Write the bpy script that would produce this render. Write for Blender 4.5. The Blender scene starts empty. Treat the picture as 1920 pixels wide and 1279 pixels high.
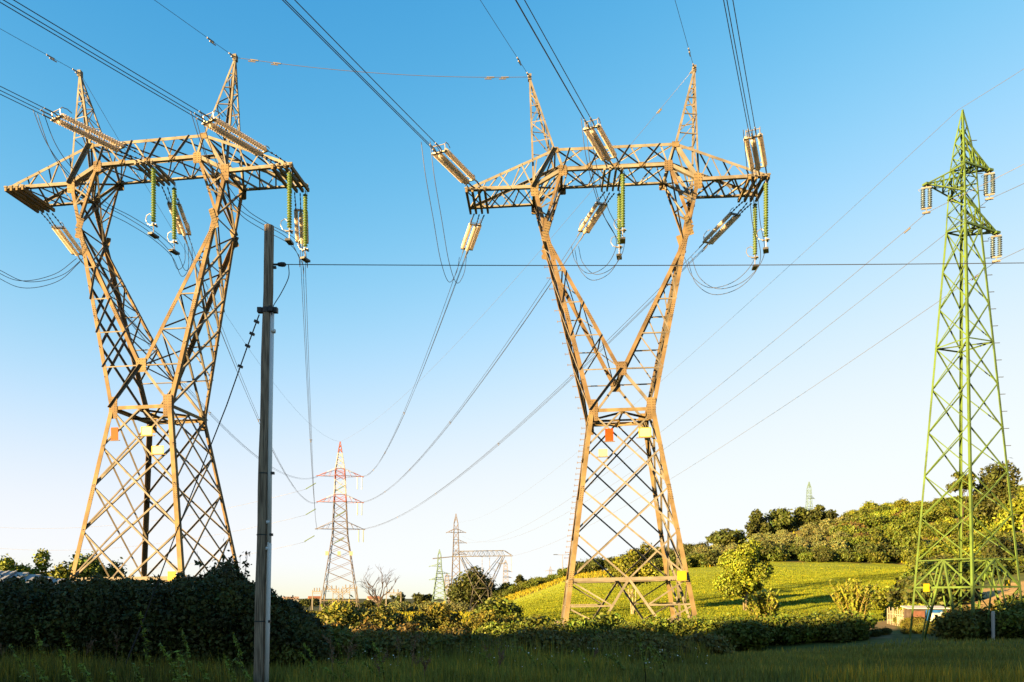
import bpy, math, random
import numpy as np
from mathutils import Vector, Matrix
random.seed(7)
RNG = np.random.default_rng(11)
R = math.radians
S = bpy.context.scene
C = S.collection

# ---------------------------------------------------------------- camera, sky, sun, exposure
F, HZ, CX = 1406.0, 1117.0, 960.0          # focal length and horizon of the photograph in its own pixels
cam_d = bpy.data.cameras.new('camera')
cam = bpy.data.objects.new('camera', cam_d); C.objects.link(cam)
cam_d.sensor_width = 36.0
cam_d.lens = 36.0*F/1920.0
cam_d.shift_y = (HZ-1279/2)/1920.0
cam_d.clip_start = 0.1; cam_d.clip_end = 9000
cam.location = (0, 0, 0); cam.rotation_euler = (R(90), 0, 0)
S.camera = cam
S.view_settings.view_transform = 'Standard'; S.view_settings.look = 'None'
S.view_settings.gamma = 1.0; EXPO, SKY = 2.8, 0.05
S.view_settings.exposure = EXPO

SUN_AZ, SUN_EL = 55.0, 10.0                # light travels towards +x +y
w = bpy.data.worlds.new('World'); S.world = w; w.use_nodes = True
nt = w.node_tree; nt.nodes.clear()
sky = nt.nodes.new('ShaderNodeTexSky'); sky.sky_type = 'NISHITA'; sky.sun_disc = False
sky.sun_elevation = R(SUN_EL); sky.sun_rotation = R(180+SUN_AZ)
sky.air_density = 1.0; sky.dust_density = 0.15; sky.ozone_density = 3.0; sky.altitude = 100
bg = nt.nodes.new('ShaderNodeBackground'); bg.inputs['Strength'].default_value = SKY
wo = nt.nodes.new('ShaderNodeOutputWorld')
# the photograph's strong contrast: each channel of the sky through a soft shouldered tone curve
sep = nt.nodes.new('ShaderNodeSeparateColor'); com = nt.nodes.new('ShaderNodeCombineColor')
nt.links.new(sky.outputs[0], sep.inputs[0])
SC = 0.15*2**1.2
def mth(op, a, b):
    n = nt.nodes.new('ShaderNodeMath'); n.operation = op; nt.links.new(a, n.inputs[0]); n.inputs[1].default_value = b; return n.outputs[0]
for i, (p, c, top) in enumerate(((3.25, .025, .985), (2.1, .160, 1.08), (1.6, .365, 1.34))):
    v = mth('POWER', mth('MULTIPLY', sep.outputs[i], SC), p)
    n = nt.nodes.new('ShaderNodeMath'); n.operation = 'DIVIDE'; nt.links.new(v, n.inputs[0]); nt.links.new(mth('ADD', v, c), n.inputs[1])
    v = mth('MINIMUM', mth('MULTIPLY', n.outputs[0], top), 1.0)
    nt.links.new(mth('MULTIPLY', v, 1/(SKY*2**EXPO)), com.inputs[i])
nt.links.new(com.outputs[0], bg.inputs[0]); nt.links.new(bg.outputs[0], wo.inputs[0])
sd = bpy.data.lights.new('sun', 'SUN'); sd.energy = 5.0; sd.angle = R(0.5); sd.color = (1.0, 0.66, 0.28)
so = bpy.data.objects.new('sun', sd); C.objects.link(so)
LD = Vector((math.sin(R(SUN_AZ))*math.cos(R(SUN_EL)), math.cos(R(SUN_AZ))*math.cos(R(SUN_EL)), -math.sin(R(SUN_EL))))
so.rotation_euler = LD.to_track_quat('-Z', 'Y').to_euler()
so.location = (-60, -60, 60)

# ---------------------------------------------------------------- helpers
def at(px, py, D):                          # a pixel of the photograph at a depth, as a point in metres
    return Vector(((px-CX)/F*D, D, (HZ-py)/F*D))

def mat(name, col, rough=0.7, metal=0.0, noise=0.0, scale=4.0, col2=None, bump=0.0, attr=None, objvar=0.0, spec=0.3, coords='Object'):
    m = bpy.data.materials.new(name); m.use_nodes = True
    n = m.node_tree; b = n.nodes['Principled BSDF']
    b.inputs['Roughness'].default_value = rough; b.inputs['Metallic'].default_value = metal
    b.inputs['Specular IOR Level'].default_value = spec
    b.inputs['Base Color'].default_value = (*col, 1)
    src = None
    if noise > 0 or col2 is not None:
        tc = n.nodes.new('ShaderNodeTexCoord')
        no = n.nodes.new('ShaderNodeTexNoise'); no.inputs['Scale'].default_value = scale; no.inputs['Detail'].default_value = 5
        n.links.new(tc.outputs[coords], no.inputs['Vector'])
        cr = n.nodes.new('ShaderNodeValToRGB')
        c2 = col2 if col2 is not None else tuple(c*(1-noise) for c in col)
        cr.color_ramp.elements[0].position = 0.35; cr.color_ramp.elements[1].position = 0.65
        cr.color_ramp.elements[0].color = (*c2, 1); cr.color_ramp.elements[1].color = (*col, 1)
        n.links.new(no.outputs['Fac'], cr.inputs['Fac']); src = cr.outputs['Color']
        if bump > 0:
            bp = n.nodes.new('ShaderNodeBump'); bp.inputs['Strength'].default_value = bump
            n.links.new(no.outputs['Fac'], bp.inputs['Height']); n.links.new(bp.outputs['Normal'], b.inputs['Normal'])
    if attr:
        a = n.nodes.new('ShaderNodeAttribute'); a.attribute_name = attr
        if True:
            mx = n.nodes.new('ShaderNodeMix'); mx.data_type = 'RGBA'; mx.blend_type = 'MULTIPLY'
            mx.inputs[0].default_value = 1.0
            if src is not None: n.links.new(src, mx.inputs[6])
            else: mx.inputs[6].default_value = (*col, 1)
            n.links.new(a.outputs['Color'], mx.inputs[7]); src = mx.outputs[2]
    if objvar > 0:
        oi = n.nodes.new('ShaderNodeObjectInfo')
        hs = n.nodes.new('ShaderNodeHueSaturation')
        mr = n.nodes.new('ShaderNodeMapRange'); mr.inputs[3].default_value = 1-objvar; mr.inputs[4].default_value = 1+objvar
        n.links.new(oi.outputs['Random'], mr.inputs[0]); n.links.new(mr.outputs[0], hs.inputs['Value'])
        mr2 = n.nodes.new('ShaderNodeMapRange'); mr2.inputs[3].default_value = 0.5-objvar*0.07; mr2.inputs[4].default_value = 0.5+objvar*0.07
        n.links.new(oi.outputs['Random'], mr2.inputs[0]); n.links.new(mr2.outputs[0], hs.inputs['Hue'])
        if src is not None: n.links.new(src, hs.inputs['Color'])
        else: hs.inputs['Color'].default_value = (*col, 1)
        src = hs.outputs['Color']
    if src is not None: n.links.new(src, b.inputs['Base Color'])
    return m

def link(o, parent=None):
    C.objects.link(o)
    if parent is not None: o.parent = parent
    return o

def tag(o, label, cat, group=None, kind=None):
    if label: o['label'] = label
    if cat: o['category'] = cat
    if group: o['group'] = group
    if kind: o['kind'] = kind
    return o

def thing(name, label, cat, loc=(0, 0, 0), rot=(0, 0, 0), group=None):
    o = bpy.data.objects.new(name, None); C.objects.link(o)
    o.location = loc; o.rotation_euler = rot; o.empty_display_size = 0.3
    return tag(o, label, cat, group)

def np_mesh(name, V, Fq, cols=None):        # fast mesh from arrays; faces all of one size
    V = np.asarray(V, np.float32); Fq = np.asarray(Fq, np.int32)
    me = bpy.data.meshes.new(name)
    k = Fq.shape[1]
    me.vertices.add(len(V)); me.vertices.foreach_set('co', V.ravel())
    me.loops.add(Fq.size); me.loops.foreach_set('vertex_index', Fq.ravel())
    me.polygons.add(len(Fq)); me.polygons.foreach_set('loop_start', np.arange(0, Fq.size, k, dtype=np.int32))
    me.update(calc_edges=True)
    if cols is not None:
        a = me.color_attributes.new('col', 'FLOAT_COLOR', 'POINT')
        cc = np.ones((len(V), 4), np.float32); cc[:, :3] = cols
        a.data.foreach_set('color', cc.ravel())
    return me

class MB:                                    # collects shapes into one mesh
    def __init__(s, lace=0): s.v = []; s.f = []; s.m = []; s.lace = lace      # lace: material slot of the lacing bars
    def add(s, vs, fs, mi=0):
        o = len(s.v); s.v += [tuple(p) for p in vs]; s.f += [tuple(i+o for i in f) for f in fs]; s.m += [mi]*len(fs)
    def angle(s, a, b, d1, d2, w, t=None, mi=0, center=False):   # steel angle bar, corner on line a-b, flanges along d1 and d2
        a = Vector(a); b = Vector(b); d = (b-a)
        if d.length < 1e-6: return
        d.normalize(); t = t or max(0.012, w*0.1)
        e1 = Vector(d1)-d*Vector(d1).dot(d)
        if e1.length < 1e-4: e1 = d.orthogonal()
        e1.normalize()
        e2 = d.cross(e1)
        if e2.dot(Vector(d2)) < 0: e2 = -e2
        off = -e1*(w/2) if center else Vector((0, 0, 0))
        prof = [(0, 0), (w, 0), (w, t), (t, t), (t, w), (0, w)]
        vs = [a+off+e1*x+e2*y for x, y in prof]+[b+off+e1*x+e2*y for x, y in prof]
        fs = [(i, (i+1) % 6, (i+1) % 6+6, i+6) for i in range(6)]+[(0, 1, 2, 3), (0, 3, 4, 5), (9, 8, 7, 6), (11, 10, 9, 6)]
        s.add(vs, fs, mi)
    def brace(s, a, b, n, w, mi=0):          # bar lying in a face of normal n
        a = Vector(a); b = Vector(b); d = (b-a).normalized(); n = Vector(n)
        s.angle(a, b, d.cross(n), -n, w, mi=mi or s.lace, center=True)
    def fin(s, a, b, n, w, mi=0):            # bar in a face of normal n whose second flange stands outwards along its upper edge
        a = Vector(a); b = Vector(b); d = (b-a).normalized(); n = Vector(n); e = d.cross(n)
        if e.z < 0: e = -e
        s.angle(a+e*w/2, b+e*w/2, -e, n, w, mi=mi or s.lace)
    def bar(s, a, b, wx, wy, up=(0, 0, 1), mi=0):                # square bar
        a = Vector(a); b = Vector(b); d = (b-a).normalized(); u = Vector(up)
        if abs(d.dot(u)) > 0.98: u = Vector((0, 1, 0))
        e1 = d.cross(u).normalized(); e2 = e1.cross(d)
        q = [(-1, -1), (1, -1), (1, 1), (-1, 1)]
        vs = [p+e1*(x*wx/2)+e2*(y*wy/2) for p in (a, b) for x, y in q]
        s.add(vs, [(0, 1, 2, 3), (7, 6, 5, 4), (0, 4, 5, 1), (1, 5, 6, 2), (2, 6, 7, 3), (3, 7, 4, 0)], mi)
    def box(s, c, size, mi=0, rot=None):
        c = Vector(c); sx, sy, sz = [q/2 for q in size]
        vs = [Vector((x*sx, y*sy, z*sz)) for x in (-1, 1) for y in (-1, 1) for z in (-1, 1)]
        if rot is not None: vs = [rot @ p for p in vs]
        s.add([c+p for p in vs], [(0, 1, 3, 2), (4, 6, 7, 5), (0, 4, 5, 1), (2, 3, 7, 6), (0, 2, 6, 4), (1, 5, 7, 3)], mi)
    def tube(s, pts, rad, n=6, mi=0, caps=True):
        pts = [Vector(p) for p in pts]; k = len(pts)
        rads = rad if isinstance(rad, (list, tuple)) else [rad]*k
        vs = []; u = None
        for i, p in enumerate(pts):
            d = (pts[min(i+1, k-1)]-pts[max(i-1, 0)]).normalized()
            if u is None: u = d.orthogonal().normalized()
            u = (u-d*u.dot(d))
            if u.length < 1e-5: u = d.orthogonal()
            u.normalize(); x = d.cross(u)
            for j in range(n):
                a = 2*math.pi*j/n; vs.append(p+(u*math.cos(a)+x*math.sin(a))*rads[i])
        fs = [(i*n+j, i*n+(j+1) % n, (i+1)*n+(j+1) % n, (i+1)*n+j) for i in range(k-1) for j in range(n)]
        if caps: fs += [tuple(range(n-1, -1, -1)), tuple(range((k-1)*n, k*n))]
        s.add(vs, fs, mi)
    def lathe(s, prof, n=12, mi=0, axis='X', c=(0, 0, 0)):      # profile (along, radius)
        c = Vector(c); vs = []
        for (h, r) in prof:
            for j in range(n):
                a = 2*math.pi*j/n; q = (h, r*math.cos(a), r*math.sin(a))
                if axis == 'Z': q = (q[1], q[2], h)
                vs.append(c+Vector(q))
        k = len(prof)
        fs = [(i*n+j, i*n+(j+1) % n, (i+1)*n+(j+1) % n, (i+1)*n+j) for i in range(k-1) for j in range(n)]
        s.add(vs, fs, mi)
    def build(s, name, mats, parent=None, smooth=False):
        me = bpy.data.meshes.new(name); me.from_pydata(s.v, [], s.f)
        if not isinstance(mats, (list, tuple)): mats = [mats]
        for q in mats: me.materials.append(q)
        if len(mats) > 1: me.polygons.foreach_set('material_index', s.m)
        if smooth: me.polygons.foreach_set('use_smooth', [True]*len(me.polygons))
        me.update()
        return link(bpy.data.objects.new(name, me), parent)

def copy_tree(o, parent=None):
    c = o.copy(); C.objects.link(c)
    if parent is not None: c.parent = parent
    for ch in list(o.children): copy_tree(ch, c)
    return c

def lerp(a, b, t): return Vector(a)*(1-t)+Vector(b)*t

# ---------------------------------------------------------------- materials
M = {}
M['steel'] = mat('weathered_steel', (0.165, 0.121, 0.062), 0.75, 0.0, scale=1.2, col2=(0.098, 0.070, 0.037), spec=0.12, objvar=.12)
M['steel_pale'] = mat('galvanised_steel', (0.170, 0.152, 0.120), 0.75, 0.0, scale=1.2, col2=(0.098, 0.088, 0.070), spec=0.12, objvar=.12)
M['bolt'] = mat('dark_bolts', (0.06, 0.05, 0.035), 0.6)
M['wire'] = mat('weathered_conductor', (0.045, 0.045, 0.05), 0.5, 0.3)
M['wire_pale'] = mat('bright_conductor', (0.1215, 0.1094, 0.1013), 0.45, 0.3)
M['amber'] = mat('clear_glass_discs', (0.54, 0.48, 0.39), 0.25, spec=0.3)
M['greenglass'] = mat('green_glass_discs', (0.16, 0.225, 0.085), 0.25, spec=0.3)
def glassy(m, k=.55):                        # part of the light passes through the discs
    n = m.node_tree; b = n.nodes['Principled BSDF']; t = n.nodes.new('ShaderNodeBsdfTranslucent'); t.inputs['Color'].default_value = tuple(min(1, c*1.6) for c in b.inputs['Base Color'].default_value)
    mx = n.nodes.new('ShaderNodeMixShader'); mx.inputs[0].default_value = k
    n.links.new(b.outputs[0], mx.inputs[1]); n.links.new(t.outputs[0], mx.inputs[2]); n.links.new(mx.outputs[0], n.nodes['Material Output'].inputs[0])
glassy(M['amber']); glassy(M['greenglass'])
M['greyglass'] = mat('grey_glass_discs', (0.06, 0.085, 0.10), 0.2, spec=0.5)
M['fitting'] = mat('pale_metal_fittings', (0.2041, 0.1847, 0.1604), 0.4, 0.4)
M['orange'] = mat('orange_sign_paint', (0.28, 0.050, 0.004), 0.6, noise=0.1, scale=3, spec=0.1)
M['cream'] = mat('cream_sign_paint', (0.2916, 0.2754, 0.2025), 0.6, noise=0.08, scale=3)
M['yellow'] = mat('yellow_sign_paint', (0.3013, 0.2333, 0.0049), 0.6, noise=0.08, scale=3)
M['greenpaint'] = mat('green_pylon_paint', (0.0664, 0.1174, 0.0178), 0.55, scale=1.5, col2=(0.0421, 0.0713, 0.0130), spec=0.3)
M['footing'] = mat('old_concrete', (0.0778, 0.0680, 0.0486), 0.9, noise=.3)
M['red'] = mat('red_pylon_paint', (0.21, 0.055, 0.018), 0.6)
M['white'] = mat('white_pylon_paint', (0.3208, 0.3062, 0.2819), 0.6)
M['farsteel'] = mat('far_rusty_steel', (0.1013, 0.0810, 0.0607), 0.7)
M['fargrey'] = mat('far_grey_steel', (0.065, 0.060, 0.052), 0.7)
M['fargreen'] = mat('far_green_steel', (0.0972, 0.1604, 0.1215), 0.7)
M['farpale'] = mat('far_pale_steel', (0.1555, 0.1409, 0.1215), 0.7)
M['pvc'] = mat('grey_conduit', (0.66, 0.65, 0.63), 0.45, noise=0.12, scale=2.0)
M['band'] = mat('black_band_steel', (0.03, 0.03, 0.03), 0.5)
M['bark'] = mat('pale_bark', (0.1458, 0.1166, 0.0778), 0.9, noise=0.5, scale=6.0, bump=0.4)
M['whitebark'] = mat('whitish_bark', (0.30, 0.25, 0.17), 0.9, noise=0.4, scale=5.0)
M['darkbark'] = mat('dark_bark', (0.0486, 0.0340, 0.0243), 0.9, noise=0.5, scale=6.0, bump=0.4)
def leafmat(name, c, var=0.18):
    return mat(name, c, 0.65, attr='col', objvar=var, noise=0.35, scale=1.3, spec=0.25)
M['leaf_shoot'] = mat('young_shoot_leaves', (0.07, 0.09, 0.02), 0.6, noise=.3, scale=5)
M['leaf_dark'] = leafmat('dark_leaves', (0.042, 0.054, 0.007))
M['leaf_hedge'] = leafmat('hedge_leaves', (0.044, 0.046, 0.006), 0.05)
M['leaf_brown'] = leafmat('brownish_weed_leaves', (0.120, 0.104, 0.016), 0.14)
M['leaf_scrub'] = leafmat('scrub_leaves', (0.092, 0.098, 0.010), 0.14)
M['leaf_mid'] = leafmat('green_leaves', (0.072, 0.094, 0.007))
M['leaf_yellow'] = leafmat('yellow_green_leaves', (0.124, 0.147, 0.008))
M['leaf_gold'] = leafmat('golden_weed_leaves', (0.1013, 0.1013, 0.0113), 0.2)
M['leaf_olive'] = leafmat('olive_leaves', (0.1094, 0.1215, 0.0365))
M['leaf_rust'] = leafmat('rusty_leaves', (0.0753, 0.0535, 0.0107))
M['leaf_reed'] = leafmat('reed_leaves', (0.1944, 0.2430, 0.0284), 0.05)
M['dryweed'] = mat('dry_weed_stalks', (0.1377, 0.0810, 0.0405), 0.8)
M['grass'] = mat('grass_blades', (0.145, 0.148, 0.024), 0.7, attr='col', spec=0.2)
M['crop'] = mat('field_crop', (0.090, 0.112, 0.006), 0.7, attr='col', noise=0.1, scale=6, spec=0.1, coords='Generated')

M['cane'] = mat('golden_canes', (0.1750, 0.1264, 0.0292), 0.6)

def wood_mat():
    m = mat('weathered_pole_wood', (0.16, 0.125, 0.10), 0.9, attr=None)
    n = m.node_tree; b = n.nodes['Principled BSDF']
    tc = n.nodes.new('ShaderNodeTexCoord'); mp = n.nodes.new('ShaderNodeMapping'); mp.inputs['Scale'].default_value = (30, 30, 1.2)
    no = n.nodes.new('ShaderNodeTexNoise'); no.inputs['Scale'].default_value = 1.5; no.inputs['Detail'].default_value = 8
    cr = n.nodes.new('ShaderNodeValToRGB'); cr.color_ramp.elements[0].position = 0.38; cr.color_ramp.elements[1].position = 0.62
    cr.color_ramp.elements[0].color = (0.105, 0.075, 0.05, 1); cr.color_ramp.elements[1].color = (0.32, 0.24, 0.165, 1)
    n.links.new(tc.outputs['Object'], mp.inputs[0]); n.links.new(mp.outputs[0], no.inputs['Vector'])
    n.links.new(no.outputs['Fac'], cr.inputs[0]); n.links.new(cr.outputs[0], b.inputs['Base Color'])
    bp = n.nodes.new('ShaderNodeBump'); bp.inputs['Strength'].default_value = 0.6; bp.inputs['Distance'].default_value = 0.02
    n.links.new(no.outputs['Fac'], bp.inputs['Height']); n.links.new(bp.outputs[0], b.inputs['Normal'])
    return m
M['wood'] = wood_mat()

# ---------------------------------------------------------------- terrain
YL = np.array([0, 14, 28, 42, 52, 66, 110, 170, 250, 600, 3000, 9000], float)
PX = [-1500, 0, 600, 900, 950, 1060, 1290, 1450, 1560, 1690, 1920, 3000]
ZL = [[-1.75]*12,
      [-1.75]*12,
      [-2.1, -2.1, -2.4, -2.4, -2.4, -2.4, -2.4, -2.3, -2.3, -2.2, -2.1, -2.1],
      [-2.5, -2.5, -3.2, -3.4, -3.4, -3.4, -3.4, -3.2, -2.9, -2.5, -2.35, -2.3],
      [-2.2, -2.1, -2.8, -2.9, -2.6, -2.3, -2.3, -2.3, -2.3, -2.2, -1.7, -1.2],
      [-2.4, -2.4, -3.1, -3.0, -2.3, -2.2, -2.2, -2.2, -2.1, -1.7, 0.5, 1.5],
      [-2.6, -2.6, -3.6, -3.2, -2.2, -0.6, 1.4, 2.4, 2.7, 3.0, 5.5, 7],
      [-3.0, -3.0, -4.2, -4.0, -1.6, 3.3, 6.3, 7.6, 7.6, 7.0, 13, 18],
      [-3.5, -3.5, -5.0, -6.2, 0.0, 6.2, 13.5, 20.0, 24.5, 28.0, 33.0, 40],
      [-4.5, -4.5, -5.0, -5.0, -3.5, 0, 5, 9, 12, 15, 18, 20],
      [-12]*12, [-45]*12]
def smooth_noise(x, y):
    return (np.sin(x*0.9+1.3*np.sin(y*0.7))*np.cos(y*1.1+np.sin(x*0.6))+0.5*np.sin(x*2.3+y*1.7))
def H(x, y):
    x = np.asarray(x, float); y = np.asarray(y, float)
    yy = np.maximum(y, 0.0); t = CX+F*x/np.maximum(y, 3.0); t = np.clip(t, -1500, 3000)
    lv = np.stack([np.interp(t, PX, z) for z in ZL])
    i = np.clip(np.searchsorted(YL, yy, side='right')-1, 0, len(YL)-2)
    a = (yy-YL[i])/(YL[i+1]-YL[i]); a = np.clip(a, 0, 1)
    lo = np.take_along_axis(lv, i[None], 0)[0]; hi = np.take_along_axis(lv, i[None]+1, 0)[0]
    z = lo*(1-a)+hi*a
    z = z+0.06*smooth_noise(x*0.35, y*0.35)*np.clip(y/20, 0, 1)
    # unseen rise added behind the camera, its crest shaped to shade the foreground
    sa, ca = math.sin(R(SUN_AZ)), math.cos(R(SUN_AZ))
    u = x*sa+y*ca; v = x*ca-y*sa
    top = np.interp(v, [-70, -56, -42, -36, -30.6, -26, -23, -20, -15, 0, 40, 90], [5.2, 7.0, 9.0, 10.7, 12.1, 13.6, 14.7, 15.7, 16.7, 16.8, 16.4, 8])
    b = np.exp(-((u+47)/13.0)**2)
    return z+b*(top+1.75+0.25*np.sin(v*1.7)+0.15*np.sin(v*4.1+1))
def hz(x, y): return float(H(np.array([x]), np.array([y]))[0])
def gpt(px, D):                              # a point on the ground under a pixel column
    x = (px-CX)/F*D; return Vector((x, D, hz(x, D)))

th = np.concatenate([np.arange(-180, -66, 2.0), np.arange(-66, 66, 0.3), np.arange(66, 180, 2.0)])
rr = np.concatenate([np.linspace(0.5, 8, 10), np.geomspace(8.3, 8000, 270)])
TH, RR = np.meshgrid(np.radians(th), rr)
GX, GY = RR*np.sin(TH), RR*np.cos(TH)
GZ = H(GX, GY)
nr, nc = GX.shape
idx = np.arange(nr*nc).reshape(nr, nc)
nx = np.roll(idx, -1, axis=1)
quads = np.stack([idx[:-1], nx[:-1], nx[1:], idx[1:]], -1).reshape(-1, 4)
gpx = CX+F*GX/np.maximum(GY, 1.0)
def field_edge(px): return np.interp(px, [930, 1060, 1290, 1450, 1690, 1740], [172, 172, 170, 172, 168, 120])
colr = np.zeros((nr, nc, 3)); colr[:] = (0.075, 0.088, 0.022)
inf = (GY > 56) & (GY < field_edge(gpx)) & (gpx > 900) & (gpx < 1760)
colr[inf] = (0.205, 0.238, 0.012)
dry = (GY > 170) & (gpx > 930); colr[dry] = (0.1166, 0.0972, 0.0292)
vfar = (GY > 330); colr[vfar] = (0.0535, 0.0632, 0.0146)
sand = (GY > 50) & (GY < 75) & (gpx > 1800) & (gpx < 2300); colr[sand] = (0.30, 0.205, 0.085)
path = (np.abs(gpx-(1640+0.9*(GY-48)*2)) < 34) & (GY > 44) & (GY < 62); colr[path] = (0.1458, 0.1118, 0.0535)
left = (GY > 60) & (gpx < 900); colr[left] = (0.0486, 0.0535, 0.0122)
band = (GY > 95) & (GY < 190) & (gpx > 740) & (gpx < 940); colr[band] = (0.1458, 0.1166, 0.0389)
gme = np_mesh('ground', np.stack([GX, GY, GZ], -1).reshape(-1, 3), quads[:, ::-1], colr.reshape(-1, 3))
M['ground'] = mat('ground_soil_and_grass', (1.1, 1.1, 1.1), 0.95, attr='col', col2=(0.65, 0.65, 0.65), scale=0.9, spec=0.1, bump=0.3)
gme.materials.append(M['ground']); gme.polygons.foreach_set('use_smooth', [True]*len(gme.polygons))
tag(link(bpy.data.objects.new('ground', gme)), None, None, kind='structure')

# ---------------------------------------------------------------- the two big delta pylons
P = dict(tipx=10.6, tipd=1.34, Az=28.98, Ax=5.84, Ad=1.26, Bx=3.71, Bz=30.13, Tx=4.22, Tz=31.7, Px=5.9, Pz=37.6, Kx=5.12, Kz=25.87,
         Kd=1.42, Cz=15.74, Cd=2.11, W=2.25, Wz=12.85, G=4.04, Gz=1.13, Bd=1.245, Td=1.25)
ZB = 2.0                                     # eye height above the pylon feet: local z = height above the feet
def V3(x, y, z): return Vector((x, y, z+ZB))
def nodes(sx, sy):
    return dict(W=V3(sx*P['W'], sy*P['W'], P['Wz']), G=V3(sx*P['G'], sy*P['G'], P['Gz']),
                K=V3(sx*P['Kx'], sy*P['Kd'], P['Kz']), A=V3(sx*P['Ax'], sy*P['Ad'], P['Az']),
                B=V3(sx*P['Bx'], sy*P['Bd'], P['Bz']), T=V3(sx*P['Tx'], sy*P['Td'], P['Tz']),
                C=V3(0, sy*P['Cd'], P['Cz']), tip=V3(sx*P['tipx'], sy*P['tipd'], P['Az']), P=V3(sx*P['Px'], 0, P['Pz']))
def foot(sx, sy):
    g = P['G']+(P['G']-P['W'])/(P['Wz']-P['Gz'])*(P['Gz']+ZB)
    return Vector((sx*g, sy*g, -0.3))
def zpt(a, b, z):
    t = (z-a.z)/(b.z-a.z); return lerp(a, b, t)

def bolts(mb, c, nrm, e1, e2, w, h, rows, cols, s=0.04):
    nrm = Vector(nrm)
    for i in range(rows):
        for j in range(cols):
            p = Vector(c)+e1*((j/(cols-1)-0.5)*w if cols > 1 else 0)+e2*((i/(rows-1)-0.5)*h if rows > 1 else 0)
            mb.bar(p, p+nrm*0.022, s, s, mi=1)

def plate(root, c, nrm, w, h, rows, cols, tilt=0.0, name='gusset_plate', st='steel'):   # root: the part that carries the plate
    mb = MB(); nrm = Vector(nrm).normalized()
    e1 = Vector((0, 0, 1)).cross(nrm).normalized(); e2 = nrm.cross(e1)
    if tilt:
        q = Matrix.Rotation(tilt, 3, nrm); e1 = q @ e1; e2 = q @ e2
    c = Vector(c)+nrm*0.03
    k = 0.12
    prof = [(-.5, -.5+k*.5), (-.5+k, -.5), (.5-k, -.5), (.5, -.5+k*.5), (.5, .5-k*.5), (.5-k, .5), (-.5+k, .5), (-.5, .5-k*.5)]
    vs = [c+e1*(x*w)+e2*(y*h) for x, y in prof]+[c-nrm*0.02+e1*(x*w)+e2*(y*h) for x, y in prof]
    n = 8
    mb.add(vs, [tuple(range(n)), tuple(range(2*n-1, n-1, -1))]+[(i, i+n, (i+1) % n+n, (i+1) % n) for i in range(n)])
    if rows: 
        bolts(mb, c-e1*w*0.28, nrm, e1, e2, w*0.22, h*0.8, rows, 2)
        bolts(mb, c+e1*w*0.28, nrm, e1, e2, w*0.22, h*0.8, rows, 2)
    return mb.build(name, [M[st], M['bolt']], root)

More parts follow.
